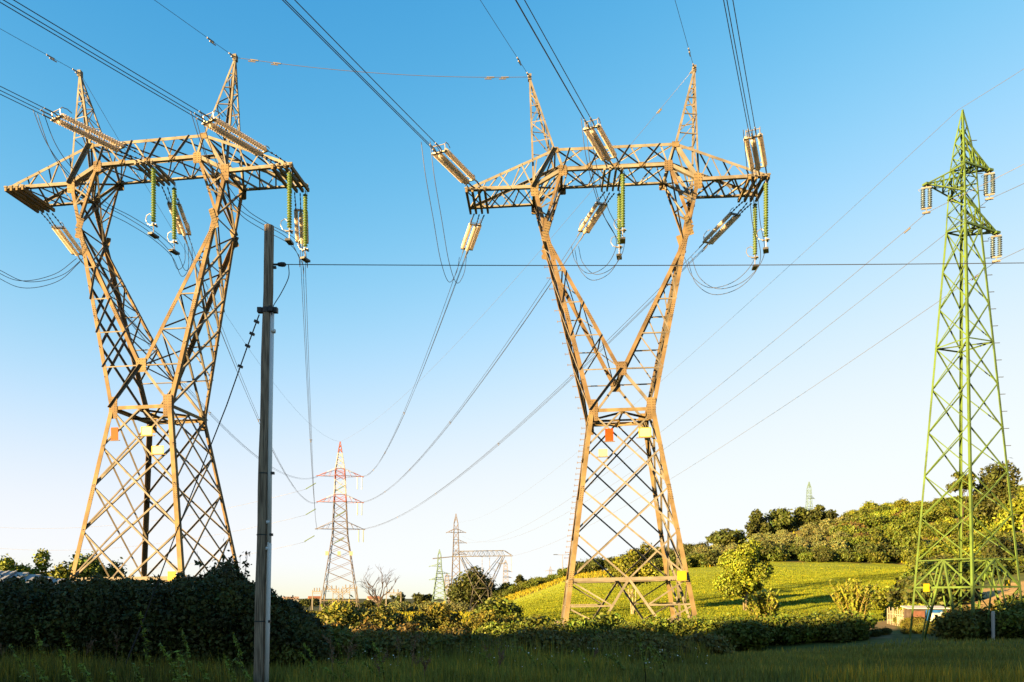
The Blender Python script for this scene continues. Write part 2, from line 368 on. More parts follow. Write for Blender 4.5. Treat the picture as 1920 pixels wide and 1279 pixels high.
def delta_pylon(loc, yaw, lean, label, signs, steps):
    root = thing('delta_pylon', label, 'pylon', loc, (0, -lean, yaw), 'big grey delta pylons')
    N = {(sx, sy): nodes(sx, sy) for sx in (-1, 1) for sy in (-1, 1)}
    st = M['steel']
    # four legs up to the waist
    for (sx, sy), n in N.items():
        mb = MB(); mb.angle(foot(sx, sy), n['W'], (-sx, 0, 0), (0, -sy, 0), 0.30, 0.03)
        d = (n['W']-foot(sx, sy)).normalized()
        for zz in (3.2, 9.0):                # bolted splices
            c = zpt(foot(sx, sy), n['W'], zz)
            for nrm, e in (((0, sy, 0), Vector((-sx, 0, 0))), ((sx, 0, 0), Vector((0, -sy, 0)))):
                bolts(mb, c+e*0.15+Vector(nrm)*0.005, nrm, e, d, 0.16, 1.0, 9, 2)
        mb.build('leg', [st, M['bolt']], root)
        f = foot(sx, sy); mb = MB(); mb.lathe([(-0.6, 0.01), (-0.6, 0.5), (0.42, 0.42), (0.47, 0.3), (0.47, 0.01)], 10, axis='Z', c=(f.x, f.y, -.3))
        mb.build('footing', M['footing'], root)
    # four lattice faces of the body
    Lz = [P['Wz'], 10.2, 7.45, 4.4, P['Gz']]
    Lz = [z+ZB for z in Lz]
    for (a, b, nrm) in ((( -1, -1), (1, -1), (0, -1, 0)), ((1, 1), (-1, 1), (0, 1, 0)), ((-1, 1), (-1, -1), (-1, 0, 0)), ((1, -1), (1, 1), (1, 0, 0))):
        mb = MB(1); fa, fb = foot(*a), foot(*b); wa, wb = N[a]['W'], N[b]['W']
        A = [zpt(fa, wa, z) for z in Lz]; B = [zpt(fb, wb, z) for z in Lz]
        inn = -Vector(nrm)*0.03; bw = 0.115 if nrm[0] == 0 else 0.14
        top = (A[0]+B[0])/2; bot = (A[4]+B[4])/2
        for (p, q, o) in ((top, A[1], 1), (top, B[1], -1), (A[0], B[2], 1), (B[0], A[2], -1), (A[1], B[3], 1), (B[1], A[3], -1), (A[2], B[4], 1), (B[2], A[4], -1), (A[3], bot, 1), (B[3], bot, -1)):
            mb.brace(p+inn*(2 if o > 0 else 5), q+inn*(2 if o > 0 else 5), nrm, bw)
        mb.brace(A[4]+inn, B[4]+inn, nrm, 0.22)
        mb.brace(A[4]+inn*6, B[4]+inn*6, nrm, 0.16)
        # spread below the frame
        fz = [0.15, 1.35]
        ia = lerp(fa, fb, 0.26); ib = lerp(fb, fa, 0.26)
        ia.z = ib.z = -0.2
        mb.brace(bot+inn, ia, nrm, 0.16); mb.brace(bot+inn, ib, nrm, 0.16)
        for (F0, W0, I, A4) in ((fa, wa, ia, A[4]), (fb, wb, ib, B[4])):
            lg = zpt(F0, W0, 1.35); dg = zpt(I, bot, 1.35); lo = zpt(F0, W0, 0.25)
            mb.brace(lg+inn, dg+inn, nrm, 0.10); mb.brace(A4+inn*2, dg+inn*2, nrm, 0.10); mb.brace(lg+inn*2, zpt(I, bot, 0.1)+inn*2, nrm, 0.10)
        mb.build('face_bracing', [st, M['steel_pale']], root)
    # waist frame
    mb = MB(); w = {k: n['W'] for k, n in N.items()}
    for a, b, nrm in (((-1, -1), (1, -1), (0, -1, 0)), ((1, 1), (-1, 1), (0, 1, 0)), ((-1, 1), (-1, -1), (-1, 0, 0)), ((1, -1), (1, 1), (1, 0, 0))):
        mb.brace(w[a], w[b], nrm, 0.24); mb.brace((w[a]+w[b])/2-Vector((0, 0, .15)), (w[b]+w[(-b[0], -b[1])] if False else Vector((0, 0, w[a].z*2)))/2-Vector((0, 0, .15)), (0, 0, 1), 0.14)
    mids = [(w[a]+w[b])/2-Vector((0, 0, .12)) for a, b in (((-1, -1), (1, -1)), ((1, -1), (1, 1)), ((1, 1), (-1, 1)), ((-1, 1), (-1, -1)))]
    for i in range(4): mb.brace(mids[i], mids[(i+1) % 4], (0, 0, 1), 0.12)
    mb.build('waist_frame', st, root)
    # fork limbs
    LIMB = {}
    for sx in (-1, 1):
        mb = MB(2); f, b = N[(sx, -1)], N[(sx, 1)]
        for n, sy in ((f, -1), (b, 1)):
            nv = (0, sy, 0)
            mb.angle(n['W'], n['K'], (-sx, 0, 0), (0, -sy, 0), 0.27, 0.03)
            mb.angle(n['K'], n['A'], (-sx, 0, 0), (0, -sy, 0), 0.25, 0.03)
            mb.angle(n['C'], n['K'], (sx, 0, 0), (0, -sy, 0), 0.25, 0.03)
            mb.angle(n['K'], n['B'], (sx, 0, 0), (0, -sy, 0), 0.18, 0.02)
            (mb.fin if sx*sy > 0 else mb.brace)(n['W'], n['C'], nv, 0.18)
            lv = [P['Cz']+ZB, 18.2+ZB, 20.6+ZB, 22.9+ZB]
            O = [zpt(n['W'], n['K'], z) for z in lv]; I = [n['C']]+[zpt(n['C'], n['K'], z) for z in lv[1:]]
            for i in range(4): mb.brace(O[i], I[i], nv, 0.085)
            for i in range(3): (mb.fin if sx*sy > 0 else mb.brace)(I[i+1], O[i], nv, 0.09)
            m1, m2 = lerp(n['K'], n['A'], .5), lerp(n['K'], n['B'], .5)
            mb.brace(m1, m2, nv, 0.1); mb.brace(m1, n['B'], nv, 0.11); mb.brace(n['A'], m2, nv, 0.1)
            for zz in (19.6, 24.6):          # splices
                for (p, q, e) in ((n['W'], n['K'], -sx), (n['C'], n['K'], sx)):
                    c = zpt(p, q, min(zz+ZB, P['Kz']+ZB-0.4)); d = (q-p).normalized()
                    bolts(mb, c+Vector((e*0.14, sy*0.005, 0)), nv, Vector((e, 0, 0)), d, 0.15, 1.1, 9, 2)
        # outer face (front to back)
        so_ = Vector((sx, 0, 0))
        zz = np.linspace(P['Wz'], P['Kz'], 7)+ZB
        O1 = [zpt(f['W'], f['K'], z) for z in zz]; O2 = [zpt(b['W'], b['K'], z) for z in zz]
        for i in range(5):
            mb.brace(O1[i]-so_*.03, O2[i+2]-so_*.03, so_, 0.13); mb.brace(O2[i]-so_*.1, O1[i+2]-so_*.1, so_, 0.13)
        mb.brace(O1[6], O2[6], so_, 0.12)
        mb.brace(f['K'], b['A'], so_, 0.11); mb.brace(b['K'], f['A'], so_, 0.11); mb.brace(f['A'], b['A'], so_, 0.16)
        # inner face
        zz = np.linspace(P['Cz'], P['Kz'], 5)+ZB
        I1 = [zpt(f['C'], f['K'], z) for z in zz]; I2 = [zpt(b['C'], b['K'], z) for z in zz]
        si = Vector((-sx, 0, .5)).normalized()
        for i in range(4):
            mb.brace(I1[i], I2[i+1], si, 0.075); mb.brace(I2[i]-si*.08, I1[i+1]-si*.08, si, 0.075)
            mb.brace(I1[i], I2[i], si, 0.08)
        mb.brace(f['K'], b['B'], si, 0.10); mb.brace(b['K'], f['B'], si, 0.10); mb.brace(f['B'], b['B'], si, 0.14)
        LIMB[sx] = mb.build('fork_limb', [st, M['bolt'], M['steel_pale']], root)
    # middle beam of the crossarm
    mb = MB(1); n = N
    for sy in (-1, 1):
        L, Rr = n[(-1, sy)], n[(1, sy)]; nv = (0, sy, 0)
        mb.angle(L['B'], Rr['B'], (0, 0, 1), (0, -sy, 0), 0.22, 0.022); mb.angle(L['T'], Rr['T'], (0, 0, -1), (0, -sy, 0), 0.20, 0.02)
        bt = [lerp(L['B'], Rr['B'], i/4) for i in range(5)]; tp = [lerp(L['T'], Rr['T'], (i+.5)/4) for i in range(4)]
        for i in range(4):
            (mb.fin if sy < 0 else mb.brace)(bt[i]-Vector(nv)*.03, tp[i]-Vector(nv)*.03, nv, 0.11); mb.brace(tp[i]-Vector(nv)*.05, bt[i+1]-Vector(nv)*.05, nv, 0.095)
        for q, s2 in ((L, -1), (Rr, 1)):
            (mb.fin if s2*sy > 0 else mb.brace)(q['A'], q['T'], nv, 0.24); mb.angle(q['A'], q['B'], (0, 0, 1), (0, -sy, 0), 0.24, 0.022); mb.angle(q['B'], q['T'], (-s2, 0, 0), (0, -sy, 0), 0.14)
    for key, k2, nv in (('B', 4, (0, 0, -1)), ('T', 4, (0, 0, 1))):
        fl, bl = [[lerp(n[(-1, sy)][key], n[(1, sy)][key], i/k2) for i in range(k2+1)] for sy in (-1, 1)]
        for i in range(k2):
            mb.brace(fl[i], bl[i+1], nv, 0.075); mb.brace(bl[i], fl[i+1], nv, 0.075)
    for x in (-0.78, -0.38, 0.04, 0.44):
        mb.bar((x, -P['Bd']-.18, P['Bz']+ZB-.12), (x, P['Bd']+.18, P['Bz']+ZB-.12), 0.13, 0.2)
    for sx in (-1, 1):
        for key in 'AT': mb.brace(n[(sx, -1)][key], n[(sx, 1)][key], (0, 0, 1), .12)
        mb.brace(n[(sx, -1)]['A'], n[(sx, 1)]['T'], (sx, 0, 0), .1); mb.brace(n[(sx, 1)]['A'], n[(sx, -1)]['T'], (sx, 0, 0), .1)
        mb.brace(n[(sx, -1)]['A'], n[(sx, 1)]['B'], (0, 0, -1), .1); mb.brace(n[(sx, 1)]['A'], n[(sx, -1)]['B'], (0, 0, -1), .1)
    BEAM = mb.build('crossarm_beam', [M['steel_pale'], M['steel_pale']], root)
    # outer arms
    for sx in (-1, 1):
        mb = MB(); f, b = n[(sx, -1)], n[(sx, 1)]
        for q, sy in ((f, -1), (b, 1)):
            nv = Vector((0, sy, 0)); top = q['tip']+Vector((0, 0, .12))
            mb.angle(q['A'], q['tip'], (0, 0, 1), (0, -sy, 0), 0.22, 0.022); mb.angle(q['T'], top, (0, 0, -1), (0, -sy, 0), 0.18, 0.02)
            bt = [lerp(q['A'], q['tip'], t) for t in (0, .33, .68)]; tp = [lerp(q['T'], top, t) for t in (.2, .45, .70)]
            tpx = [lerp(q['T'], top, (q['A'].x+(q['tip'].x-q['A'].x)*t-q['T'].x)/(top.x-q['T'].x)) for t in (.17, .5, .84)]
            for i in range(3):
                (mb.fin if sx*sy > 0 else mb.brace)(bt[i]-nv*.03, tpx[i]-nv*.03, nv, .08)
                if i < 2: mb.brace(tpx[i]-nv*.05, bt[i+1]-nv*.05, nv, .08)
            mb.brace(q['A'], tp[0], nv, .09)
        fl, bl = [[lerp(q['A'], q['tip'], i/4) for i in range(5)] for q in (f, b)]
        for i in range(4):
            mb.brace(fl[i], bl[i+1], (0, 0, -1), .10); mb.brace(bl[i], fl[i+1], (0, 0, -1), .10)
        ft, btp = [[lerp(q['T'], q['tip']+Vector((0, 0, .12)), i/4) for i in range(5)] for q in (f, b)]
        for i in range(4): mb.brace(ft[i], btp[i+1], (0, 0, 1), .08)
        ABS = []
        for dx in (0.06, .48, .92, 1.36):
            x = sx*(P['tipx']-dx)
            ab = MB(); ab.bar((x, -P['tipd']-.22, P['Az']+ZB-.13), (x, P['tipd']+.22, P['Az']+ZB-.13), 0.15, 0.24); ABS.append(ab)
            mb.bar((x-.12, -P['tipd']-.18, P['Az']+ZB+.06), (x+.12, -P['tipd']-.18, P['Az']+ZB+.06), 0.1, 0.1)
        tipo = mb.build('crossarm_tip', M['steel_pale'], root)
        for ab in ABS: ab.build('attachment_beam', st, tipo)
    # earth wire peaks
    for sx in (-1, 1):
        mb = MB(); f, b = n[(sx, -1)], n[(sx, 1)]; p = f['P']
        legs = []
        for q, sy in ((f, -1), (b, 1)):
            for key, e in (('A', -sx), ('T', sx)):
                tp = p+Vector((-e*.06, sy*.06, 0)); legs.append((q[key], tp)); mb.angle(q[key], tp, (e, 0, 0), (0, -sy, 0), .13, .015)
        fr = [.14, .40, .62, .80]
        for a, c, nv in ((0, 1, (0, -1, 0)), (2, 3, (0, 1, 0)), (0, 2, (sx, 0, 0)), (1, 3, (-sx, 0, 0))):
            for i, t in enumerate(fr):
                z = lerp(legs[1][0], p, t).z
                pa, pc = zpt(*legs[a], z), zpt(*legs[c], z)
                mb.brace(pa, pc, nv, .06)
                if i+1 < len(fr):
                    z2 = lerp(legs[1][0], p, fr[i+1]).z; mb.brace(pa if i % 2 else pc, zpt(*legs[c if i % 2 else a], z2), nv, .06)
        mb.box(p+Vector((0, 0, .05)), (.26, .3, .42))
        mb.build('earth_wire_peak', M['steel_pale'], root)
    # gussets
    for sx in (-1, 1):
        for sy in (-1, 1):
            q = n[(sx, sy)]; nv = (0, sy, 0)
            plate(LIMB[sx], q['W']+Vector((-sx*.27, 0, .02)), nv, .62, 1.5, 8, 2)
            plate(LIMB[sx], q['K']+Vector((-sx*.15, 0, -.1)), nv, .36, 1.4, 7, 2, tilt=-sx*sy*0.3)
            plate(BEAM, q['A']+Vector((-sx*.12, 0, -.05)), nv, .56, 1.1, 5, 2)
            plate(BEAM, q['B']+Vector((0, 0, -.02)), nv, .58, .75, 5, 2)
            plate(BEAM, q['T']+Vector((0, 0, -.12)), nv, .5, .4, 2, 2)
    for sy in (-1, 1):
        plate(LIMB[1], n[(1, sy)]['C'], (0, sy, 0), .72, .95, 5, 2)
        for i in (1, 2, 3): plate(BEAM, lerp(n[(-1, sy)]['B'], n[(1, sy)]['B'], i/4)+Vector((0, 0, .16)), (0, sy, 0), .42, .3, 2, 2)
    # signs on the body
    for (x, y, z, ww, hh, m, lab) in signs:
        mb = MB(); mb.box((x, y, z+ZB), (ww, .02, hh))
        if m == 'cream' and ww > .7:         # yellow rim
            for q in (-1, 1): mb.box((x+q*ww*.48, y-.014, z+ZB), (ww*.06, .012, hh), mi=2); mb.box((x, y-.014, z+ZB+q*hh*.47), (ww*.9, .012, hh*.06), mi=2)
        for qx in (-.4, .4):
            for qz in (-.4, .4): mb.box((x+qx*ww, y-.022, z+ZB+qz*hh), (.03, .014, .03), mi=3)
        if True:
             mb.bar((x-ww*.7, y+.03, z+ZB-hh/2-.03), (x+ww*.7, y+.03, z+ZB-hh/2-.03), .05, .05, mi=1)
        o = mb.build('warning_sign', [M[m], st, M['yellow'], M['bolt']], root); o['label'] = lab
    if steps:
        mb = MB(); mb.bar((0, 0, 0), (-.32, 0, 0), .035, .035); mb.bar((-.3, 0, -.08), (-.3, 0, .08), .035, .035); sb = mb.build('step_bolt', st); me = sb.data; bpy.data.objects.remove(sb)
        a, bq = foot(-1, 1), n[(-1, 1)]['W']
        for z in np.arange(5, P['Wz']+ZB, .42): link(bpy.data.objects.new('step_bolt', me), root).location = zpt(a, bq, z)
        a, bq = n[(-1, 1)]['W'], n[(-1, 1)]['K']
        for z in np.arange(P['Wz']+ZB+.5, P['Kz']+ZB, .8): link(bpy.data.objects.new('step_bolt', me), root).location = zpt(a, bq, z)
    bpy.context.view_layer.update()
    return root

T1 = delta_pylon((-24.89, 53.27, -ZB), -0.1219, 0.0097, 'tall grey delta shaped lattice pylon on the left behind the dark hedge',
                 [(-1.62, -2.66, 11.0, .52, .85, 'orange', 'orange number plate under the waist'), (.72, -2.66, 11.1, .8, .6, 'cream', 'cream plate under the waist'),
                  (1.62, -2.86, 9.75, .85, .55, 'cream', 'lower cream plate beside the leg'), (3.35, -4.15, 1.25, .6, .6, 'yellow', 'yellow danger plate on the base frame')], False)
T2 = delta_pylon((8.047, 54.0, -ZB), -0.0441, 0.022, 'tall sunlit delta shaped lattice pylon in the middle at the edge of the green field',
                 [(-.98, -2.66, 11.05, .56, .85, 'orange', 'orange number plate under the waist'), (1.45, -2.66, 11.15, .85, .66, 'cream', 'cream plate under the waist'),
                  (-1.45, -2.84, 9.8, .62, .5, 'cream', 'lower cream plate near the left leg'), (3.45, -4.25, 1.25, .62, .64, 'yellow', 'yellow danger plate on the base frame')], True)
def on(root, x, y, z): return root.matrix_world @ V3(x, y, z)

# ---------------------------------------------------------------- insulators
def disc_profile(L, n, r):
    pr = [(0, .02)]; st = L/n
    for i in range(n):
        x = i*st
        pr += [(x+st*.08, r*.42), (x+st*.30, r*.5), (x+st*.40, r*.8), (x+st*.58, r), (x+st*.74, r*.97), (x+st*.82, r*.6)]
    pr.append((L, .02)); return pr
def string_mesh(name, L, n, r, m, seg=12):
    mb = MB(); mb.lathe(disc_profile(L, n, r), seg)
    o = mb.build(name, m, None, True); me = o.data; bpy.data.objects.remove(o); return me
ME_STRAIN = string_mesh('insulator_string', 4.1, 24, .168, M['amber'])
ME_STRAIN_BACK = string_mesh('insulator_string', 3.4, 20, .155, M['amber'])
ME_JUMP = string_mesh('disc_stack', 3.75, 21, .17, M['greenglass'])

def strain_set(base, d, link_len, me, L, label, group, sp=.42):
    d = Vector(d).normalized(); up = Vector((0, 0, 1)); y = up.cross(d).normalized(); z = d.cross(y)
    root = thing('strain_insulator_set', label, 'insulator set', base, (0, 0, 0), group)
    root.rotation_euler = Matrix((d, y, z)).transposed().to_euler()
    end = link_len+L
    offs = [(-sp, .08), (0, -.10), (sp, .08)]
    for (oy, oz) in offs:
        mb = MB(); mb.tube([(0, oy*1.1, 0), (link_len*.5, oy, oz), (link_len, oy, oz)], .028, 5)
        for k in np.linspace(.15, link_len-.1, 5): mb.box((k, oy*1.05, oz*min(1, k/link_len*2)), (.14, .08, .08))
        mb.build('link_rod', M['wire'], root)
        o = link(bpy.data.objects.new('insulator_string', me), root); o.location = (link_len, oy, oz)
    mb = MB(); mb.box((link_len-.05, 0, .02), (.12, sp*2+.2, .07)); mb.build('yoke_plate', M['fitting'], root)
    mb = MB(); mb.box((end+.06, 0, .02), (.16, sp*2+.25, .08))
    for oy, oz in ((-.2, .14), (.2, .14), (0, -.2)): mb.tube([(end+.06, oy, 0), (end+.3, oy, oz), (end+.95, oy, oz)], .045, 6)
    mb.build('yoke_plate', M['fitting'], root)
    # arcing horns: bent rods rising off the yokes
    for x0, s in ((end, 1), (link_len, .5)):
        mb = MB()
        for sy in (-1, 1):
            pts = [(x0+.05, sy*sp, .08), (x0+.1, sy*sp, .08+.35*s), (x0-.05*s, sy*sp*1.0, .08+.52*s), (x0-.4*s, sy*sp*.95, .08+.58*s), (x0-.7*s, sy*sp*.9, .08+.48*s)]
            mb.tube(pts, .028, 5)
        mb.tube([(x0+.1, -sp, .08+.35*s), (x0+.1, sp, .08+.35*s)], .026, 5)
        mb.build('arcing_horn', M['fitting'], root)
    return root, Vector(base)+d*(end+.95), (d, y, z)

def jumper_string(top, label, group, L=3.75):
    root = thing('jumper_insulator', label, 'insulator', top, (0, 0, random.uniform(-.4, .1)), group)
    mb = MB(); mb.tube([(0, 0, 0), (0, 0, -.25)], .03, 6); mb.tube([(0, 0, -.06), (.12, 0, -.12), (.16, 0, -.3), (.08, 0, -.42)], .018, 5); mb.build('hanger', M['fitting'], root)
    o = link(bpy.data.objects.new('disc_stack', ME_JUMP), root); o.location = (0, 0, -.25); o.rotation_euler = (0, R(90), 0)
    e = -.25-L
    mb = MB(); mb.tube([(0, 0, e), (0, 0, e-.85)], .028, 6); mb.box((0, 0, e-.22), (.5, .12, .07)); mb.box((.1, 0, e-.24), (.12, .5, .07))
    mb.tube([(-.12, 0, e-.2), (-.45, 0, e-.1), (-.62, 0, e+.2), (-.56, 0, e+.5), (-.3, 0, e+.62), (-.12, 0, e+.45)], .026, 6)
    mb.build('arcing_ring', M['fitting'], root)
    mb = MB(); mb.box((0, 0, e-.93), (.36, .72, .14)); mb.build('counterweight', M['band'], root)
    return root

# ---------------------------------------------------------------- wires
def px_of(p): return Vector((CX+F*p.x/p.y, HZ-F*p.z/p.y)) if p.y > .5 else None
def wire(name, pts, rad, m, label, cat='wire', group=None, sides=5):
    mb = MB(); mb.tube(pts, rad, sides); return tag(mb.build(name, m, None, True), label, cat, group)
def span(a, b, sag, n=24):
    return [lerp(a, b, i/n)-Vector((0, 0, 4*sag*(i/n)*(1-i/n))) for i in range(n+1)]
def smooth(pts, n=8):                        # Catmull-Rom
    pts = [Vector(p) for p in pts]; q = [pts[0]*2-pts[1]]+pts+[pts[-1]*2-pts[-2]]; out = []
    for i in range(1, len(q)-2):
        for k in range(n):
            t = k/n; a, b, c, d = q[i-1], q[i], q[i+1], q[i+2]
            out.append(.5*((2*b)+(c-a)*t+(2*a-5*b+4*c-d)*t*t+(3*b-a-3*c+d)*t**3))
    return out+[pts[-1]]
TRI = [(-.2, .14), (.2, .14), (0, -.2)]
def bundle(paths, rad, m, text, group, name='conductor_wire'):
    vis = []
    for p in paths:
        ok = [q for q in p if q.y > 1 and -30 < px_of(q).x < 1950 and -30 < px_of(q).y < 1300]
        vis.append(ok if len(ok) > 2 else [q for q in p if q.y > 1])
    k = min(len(v) for v in vis)//2
    mp = [px_of(v[min(k, len(v)-1)]) for v in vis]; d = px_of(vis[0][-1])-px_of(vis[0][0])
    flat = abs(d.x) > abs(d.y)
    order = sorted(range(len(paths)), key=lambda i: mp[i].y-(d.y/d.x)*mp[i].x if flat else mp[i].x-(d.x/d.y)*mp[i].y)
    words = (['uppermost', 'middle', 'lowest'] if flat else ['leftmost', 'middle', 'rightmost'])
    if len(paths) == 2: words = [words[0], words[2]]
    for rk, i in enumerate(order):
        wire(name, paths[i], rad, m, '%s %s' % (words[rk], text), 'wire', group)

DIN1 = Vector((-(1700-CX)/F, -1, -(HZ-1000)/F)).normalized()
DIN2 = Vector((-(1550-CX)/F, -1, -(HZ-1007)/F)).normalized()
tx = P['tipx']-.7
PH = {}
RED = dict(x=-50.4, y=220.0)
def redarm(side, z): return Vector((RED['x']+side*6.6, RED['y'], z))
phases = [(T1, 1, 'left', 'left'), (T1, 1, 'mid', 'middle'), (T1, 1, 'right', 'right'), (T2, 2, 'left', 'left'), (T2, 2, 'mid', 'middle'), (T2, 2, 'right', 'right')]
ARMZ = {'left': 35.0, 'mid': 27.4, 'right': 19.5}
for (T, ti, ph, word) in phases:
    x = {'left': -tx, 'mid': -.17, 'right': tx}[ph]
    zc = P['Az'] if ph != 'mid' else P['Bz']; dd = P['tipd'] if ph != 'mid' else P['Bd']
    pn = 'left pylon' if ti == 1 else 'middle pylon'
    where = 'left arm' if ph == 'left' else ('right arm' if ph == 'right' else 'beam middle')
    fa = on(T, x, -dd-.25, zc-.02); din = DIN1 if ti == 1 else DIN2
    if not (ti == 1 and ph == 'left'):
        root, e, (d, y, z) = strain_set(fa, din, 1.75 if ti == 1 else 1.15, ME_STRAIN, 4.1,
            'amber triple insulator set pulling forward from the %s of the %s' % (where, pn), 'front insulator sets of the delta pylons')
    else:
        d = din; up = Vector((0, 0, 1)); y = up.cross(d).normalized(); z = d.cross(y); e = fa+d*1.0
    paths = []
    for oy, oz in TRI:
        p0 = e+y*oy+z*oz
        paths.append([p0+d*s+Vector((0, 0, s*s/3200.0)) for s in np.linspace(0, 130 if ti == 2 else 95, 30)])
    bundle(paths, .024, M['wire'], 'black wire of three rising forward from the %s of the %s' % (where, pn), 'wires from the delta pylons towards the viewer')
    # back set and the long span to the red and white pylon
    ba = on(T, x, dd+.25, zc-.25); side = -1 if ti == 1 else 1
    dest = redarm(side, ARMZ[ph]); sag = {1: 7.0, 2: 5.0}[ti]
    L = (dest-ba).length; dv = (dest-ba)/L; dv = Vector((dv.x, dv.y, dv.z-4*sag/L)).normalized()
    root, e2, (d2, y2, z2) = strain_set(ba, dv, 1.9 if ti == 1 else 1.5, ME_STRAIN_BACK, 3.4,
        'amber triple insulator set hanging back behind the %s of the %s' % (where, pn), 'rear insulator sets of the delta pylons', .36)
    paths = [span(e2+y2*oy*.9+z2*oz*.9, dest+Vector((oy*.6, 0, oz*.6)), sag*.93) for oy, oz in TRI]
    bundle(paths, .021, M['wire'], 'thin wire of three sagging back from the %s of the %s' % (where, pn), 'wires from the delta pylons to the red and white pylon')
    sps = (.33, .52, .72) if ti == 2 else (.25,)
    for t, wd in zip(sps, ('nearest', 'middle', 'farthest') if ti == 2 else ('single',)):
        i = int(t*24); c = (paths[0][i]+paths[1][i]+paths[2][i])/3; mb = MB()
        for p_ in paths: mb.bar(c, c+(p_[i]-c)*1.15, .06, .06); mb.box(p_[i], (.1, .16, .1))
        tag(mb.build('bundle_spacer', M['fitting']), '%s spacer clamp on the wires sagging from the %s of the %s' % (wd, where, pn), 'spacer', 'spacers on the rear wires')
    PH[(ti, ph)] = (e, e2)

JP = {(2, 'left'): [(798, 268, 47.6), (806, 330, 48.0), (820, 410, 49.3), (834, 490, 51), (849, 530, 53.5), (863, 512, 56.5), (868, 484, 59.2)],
      (2, 'mid'): [(1098, 222, 46.6), (1108, 300, 47.5), (1132, 390, 50.3), (1163, 452, 53.2), (1145, 498, 55.3), (1110, 514, 57.5), (1086, 492, 59), (1078, 464, 59.8)],
      (2, 'right'): [(1402, 245, 46.3), (1410, 330, 48.8), (1417, 410, 51.2), (1425, 478, 53.4), (1390, 525, 55), (1340, 541, 56.8), (1305, 520, 58.3), (1290, 484, 59.3)],
      (1, 'left'): [(-170, 300, 46.5), (-90, 450, 49), (0, 510, 52), (50, 528, 54), (110, 515, 56.5), (150, 486, 58.8)],
      (1, 'mid'): [(70, 206, 45.8), (95, 268, 46.8), (130, 318, 48.3), (190, 378, 50.3), (240, 406, 51.8), (287, 436, 52.9), (323, 470, 55.5), (340, 506, 57), (353, 492, 58.6), (353, 458, 59.4)],
      (1, 'right'): [(366, 210, 44.6), (385, 270, 45.7), (412, 335, 47.4), (450, 388, 49.4), (490, 416, 50.8), (544, 446, 51.9), (567, 482, 54.4), (569, 502, 56), (567, 478, 58.2)]}
for key, pl in JP.items():
    base = [at(*q) for q in pl]; ti, ph = key
    pn = 'left pylon' if ti == 1 else 'middle pylon'; wd = {'left': 'left arm', 'mid': 'beam middle', 'right': 'right arm'}[ph]
    paths = []
    for k, (ox, oz) in enumerate(((-.28, .05), (.28, .1), (0, -.22))):
        paths.append(smooth([p+Vector((ox, 0, oz-(.25*k if 0 < i < len(base)-1 else 0)*.5)) for i, p in enumerate(base)]))
    if key == (2, 'left'): paths = paths[:2]
    bundle(paths, .022, M['wire'], 'slack jumper wire looping under the %s of the %s' % (wd, pn), 'jumper loops under the crossarms', 'jumper_wire')

for T, ti in ((T1, 1), (T2, 2)):
    pn = 'left pylon' if ti == 1 else 'middle pylon'
    for x, z, dd, wd in ((.5, P['Bz'], P['Bd'], 'beam middle'), (P['tipx']-.22, P['Az'], P['tipd'], 'right arm')):
        for sy, w2 in ((-1, 'front'), (1, 'rear')):
            jumper_string(on(T, x, sy*(dd+.02), z-.22), 'green glass insulator hanging at the %s of the %s of the %s' % (w2, wd, pn), 'green jumper insulators')

# earth wires
def pk(T, sx): return on(T, sx*P['Px'], 0, P['Pz']+.1)
def clamps(pts, ts, label):
    for t, wd in zip(ts, ('nearer', 'farther')):
        mb = MB(); i = int(t*(len(pts)-1)); p, q = pts[i], pts[i+1]; d = (q-p).normalized()
        mb.tube([p, p+d*.55], .05, 6); mb.bar(p+d*.1, p+d*.1-Vector((0, 0, .12)), .05, .05); mb.tube([p-Vector((0, 0, .12))-d*.15, p-Vector((0, 0, .12))+d*.35], .04, 5)
        tag(mb.build('vibration_damper', M['fitting']), '%s of two %s' % (wd, label), 'damper', 'dampers on the earth wires')
for T, sx, din, lab in ((T1, -1, DIN1, 'left peak of the left pylon'), (T1, 1, DIN1, 'right peak of the left pylon'), (T2, -1, DIN2, 'left peak of the middle pylon'), (T2, 1, DIN2, 'right peak of the middle pylon')):
    p0 = pk(T, sx); pts = [p0+din*s+Vector((0, 0, s*s/3000.)) for s in np.linspace(0, 110, 61)]
    wire('earth_wire', pts, .015, M['wire'], 'thin dark earth wire rising from the %s' % lab, 'wire', 'earth wires on the pylon peaks')
    clamps(pts, (.012, .03), 'dark dampers on the wire from the %s' % lab)
a, b = pk(T1, 1), pk(T2, -1)
pts = span(a, b, .45, 40); wire('earth_wire', pts, .018, M['wire_pale'], 'pale earth wire strung level between the peaks of the two big pylons', 'wire', 'earth wires on the pylon peaks')
clamps(pts, (.07, .13), 'pale dampers at the left end of the level earth wire'); clamps(pts, (.86, .92), 'pale dampers at the right end of the level earth wire')
RTOP = Vector((RED['x'], RED['y'], 45.2))
pts = span(pk(T1, -1), RTOP, 6.0, 40); wire('earth_wire', pts, .015, M['wire'], 'thin earth wire sagging back from the left peak of the left pylon', 'wire', 'earth wires on the pylon peaks')
pts = span(pk(T2, 1), RTOP, 4.0, 40); wire('earth_wire', pts, .013, M['wire_pale'], 'faint earth wire sagging back from the right peak of the middle pylon', 'wire', 'earth wires on the pylon peaks')
clamps(pts, (.02, .045), 'pale dampers on the faint earth wire behind the middle pylon')

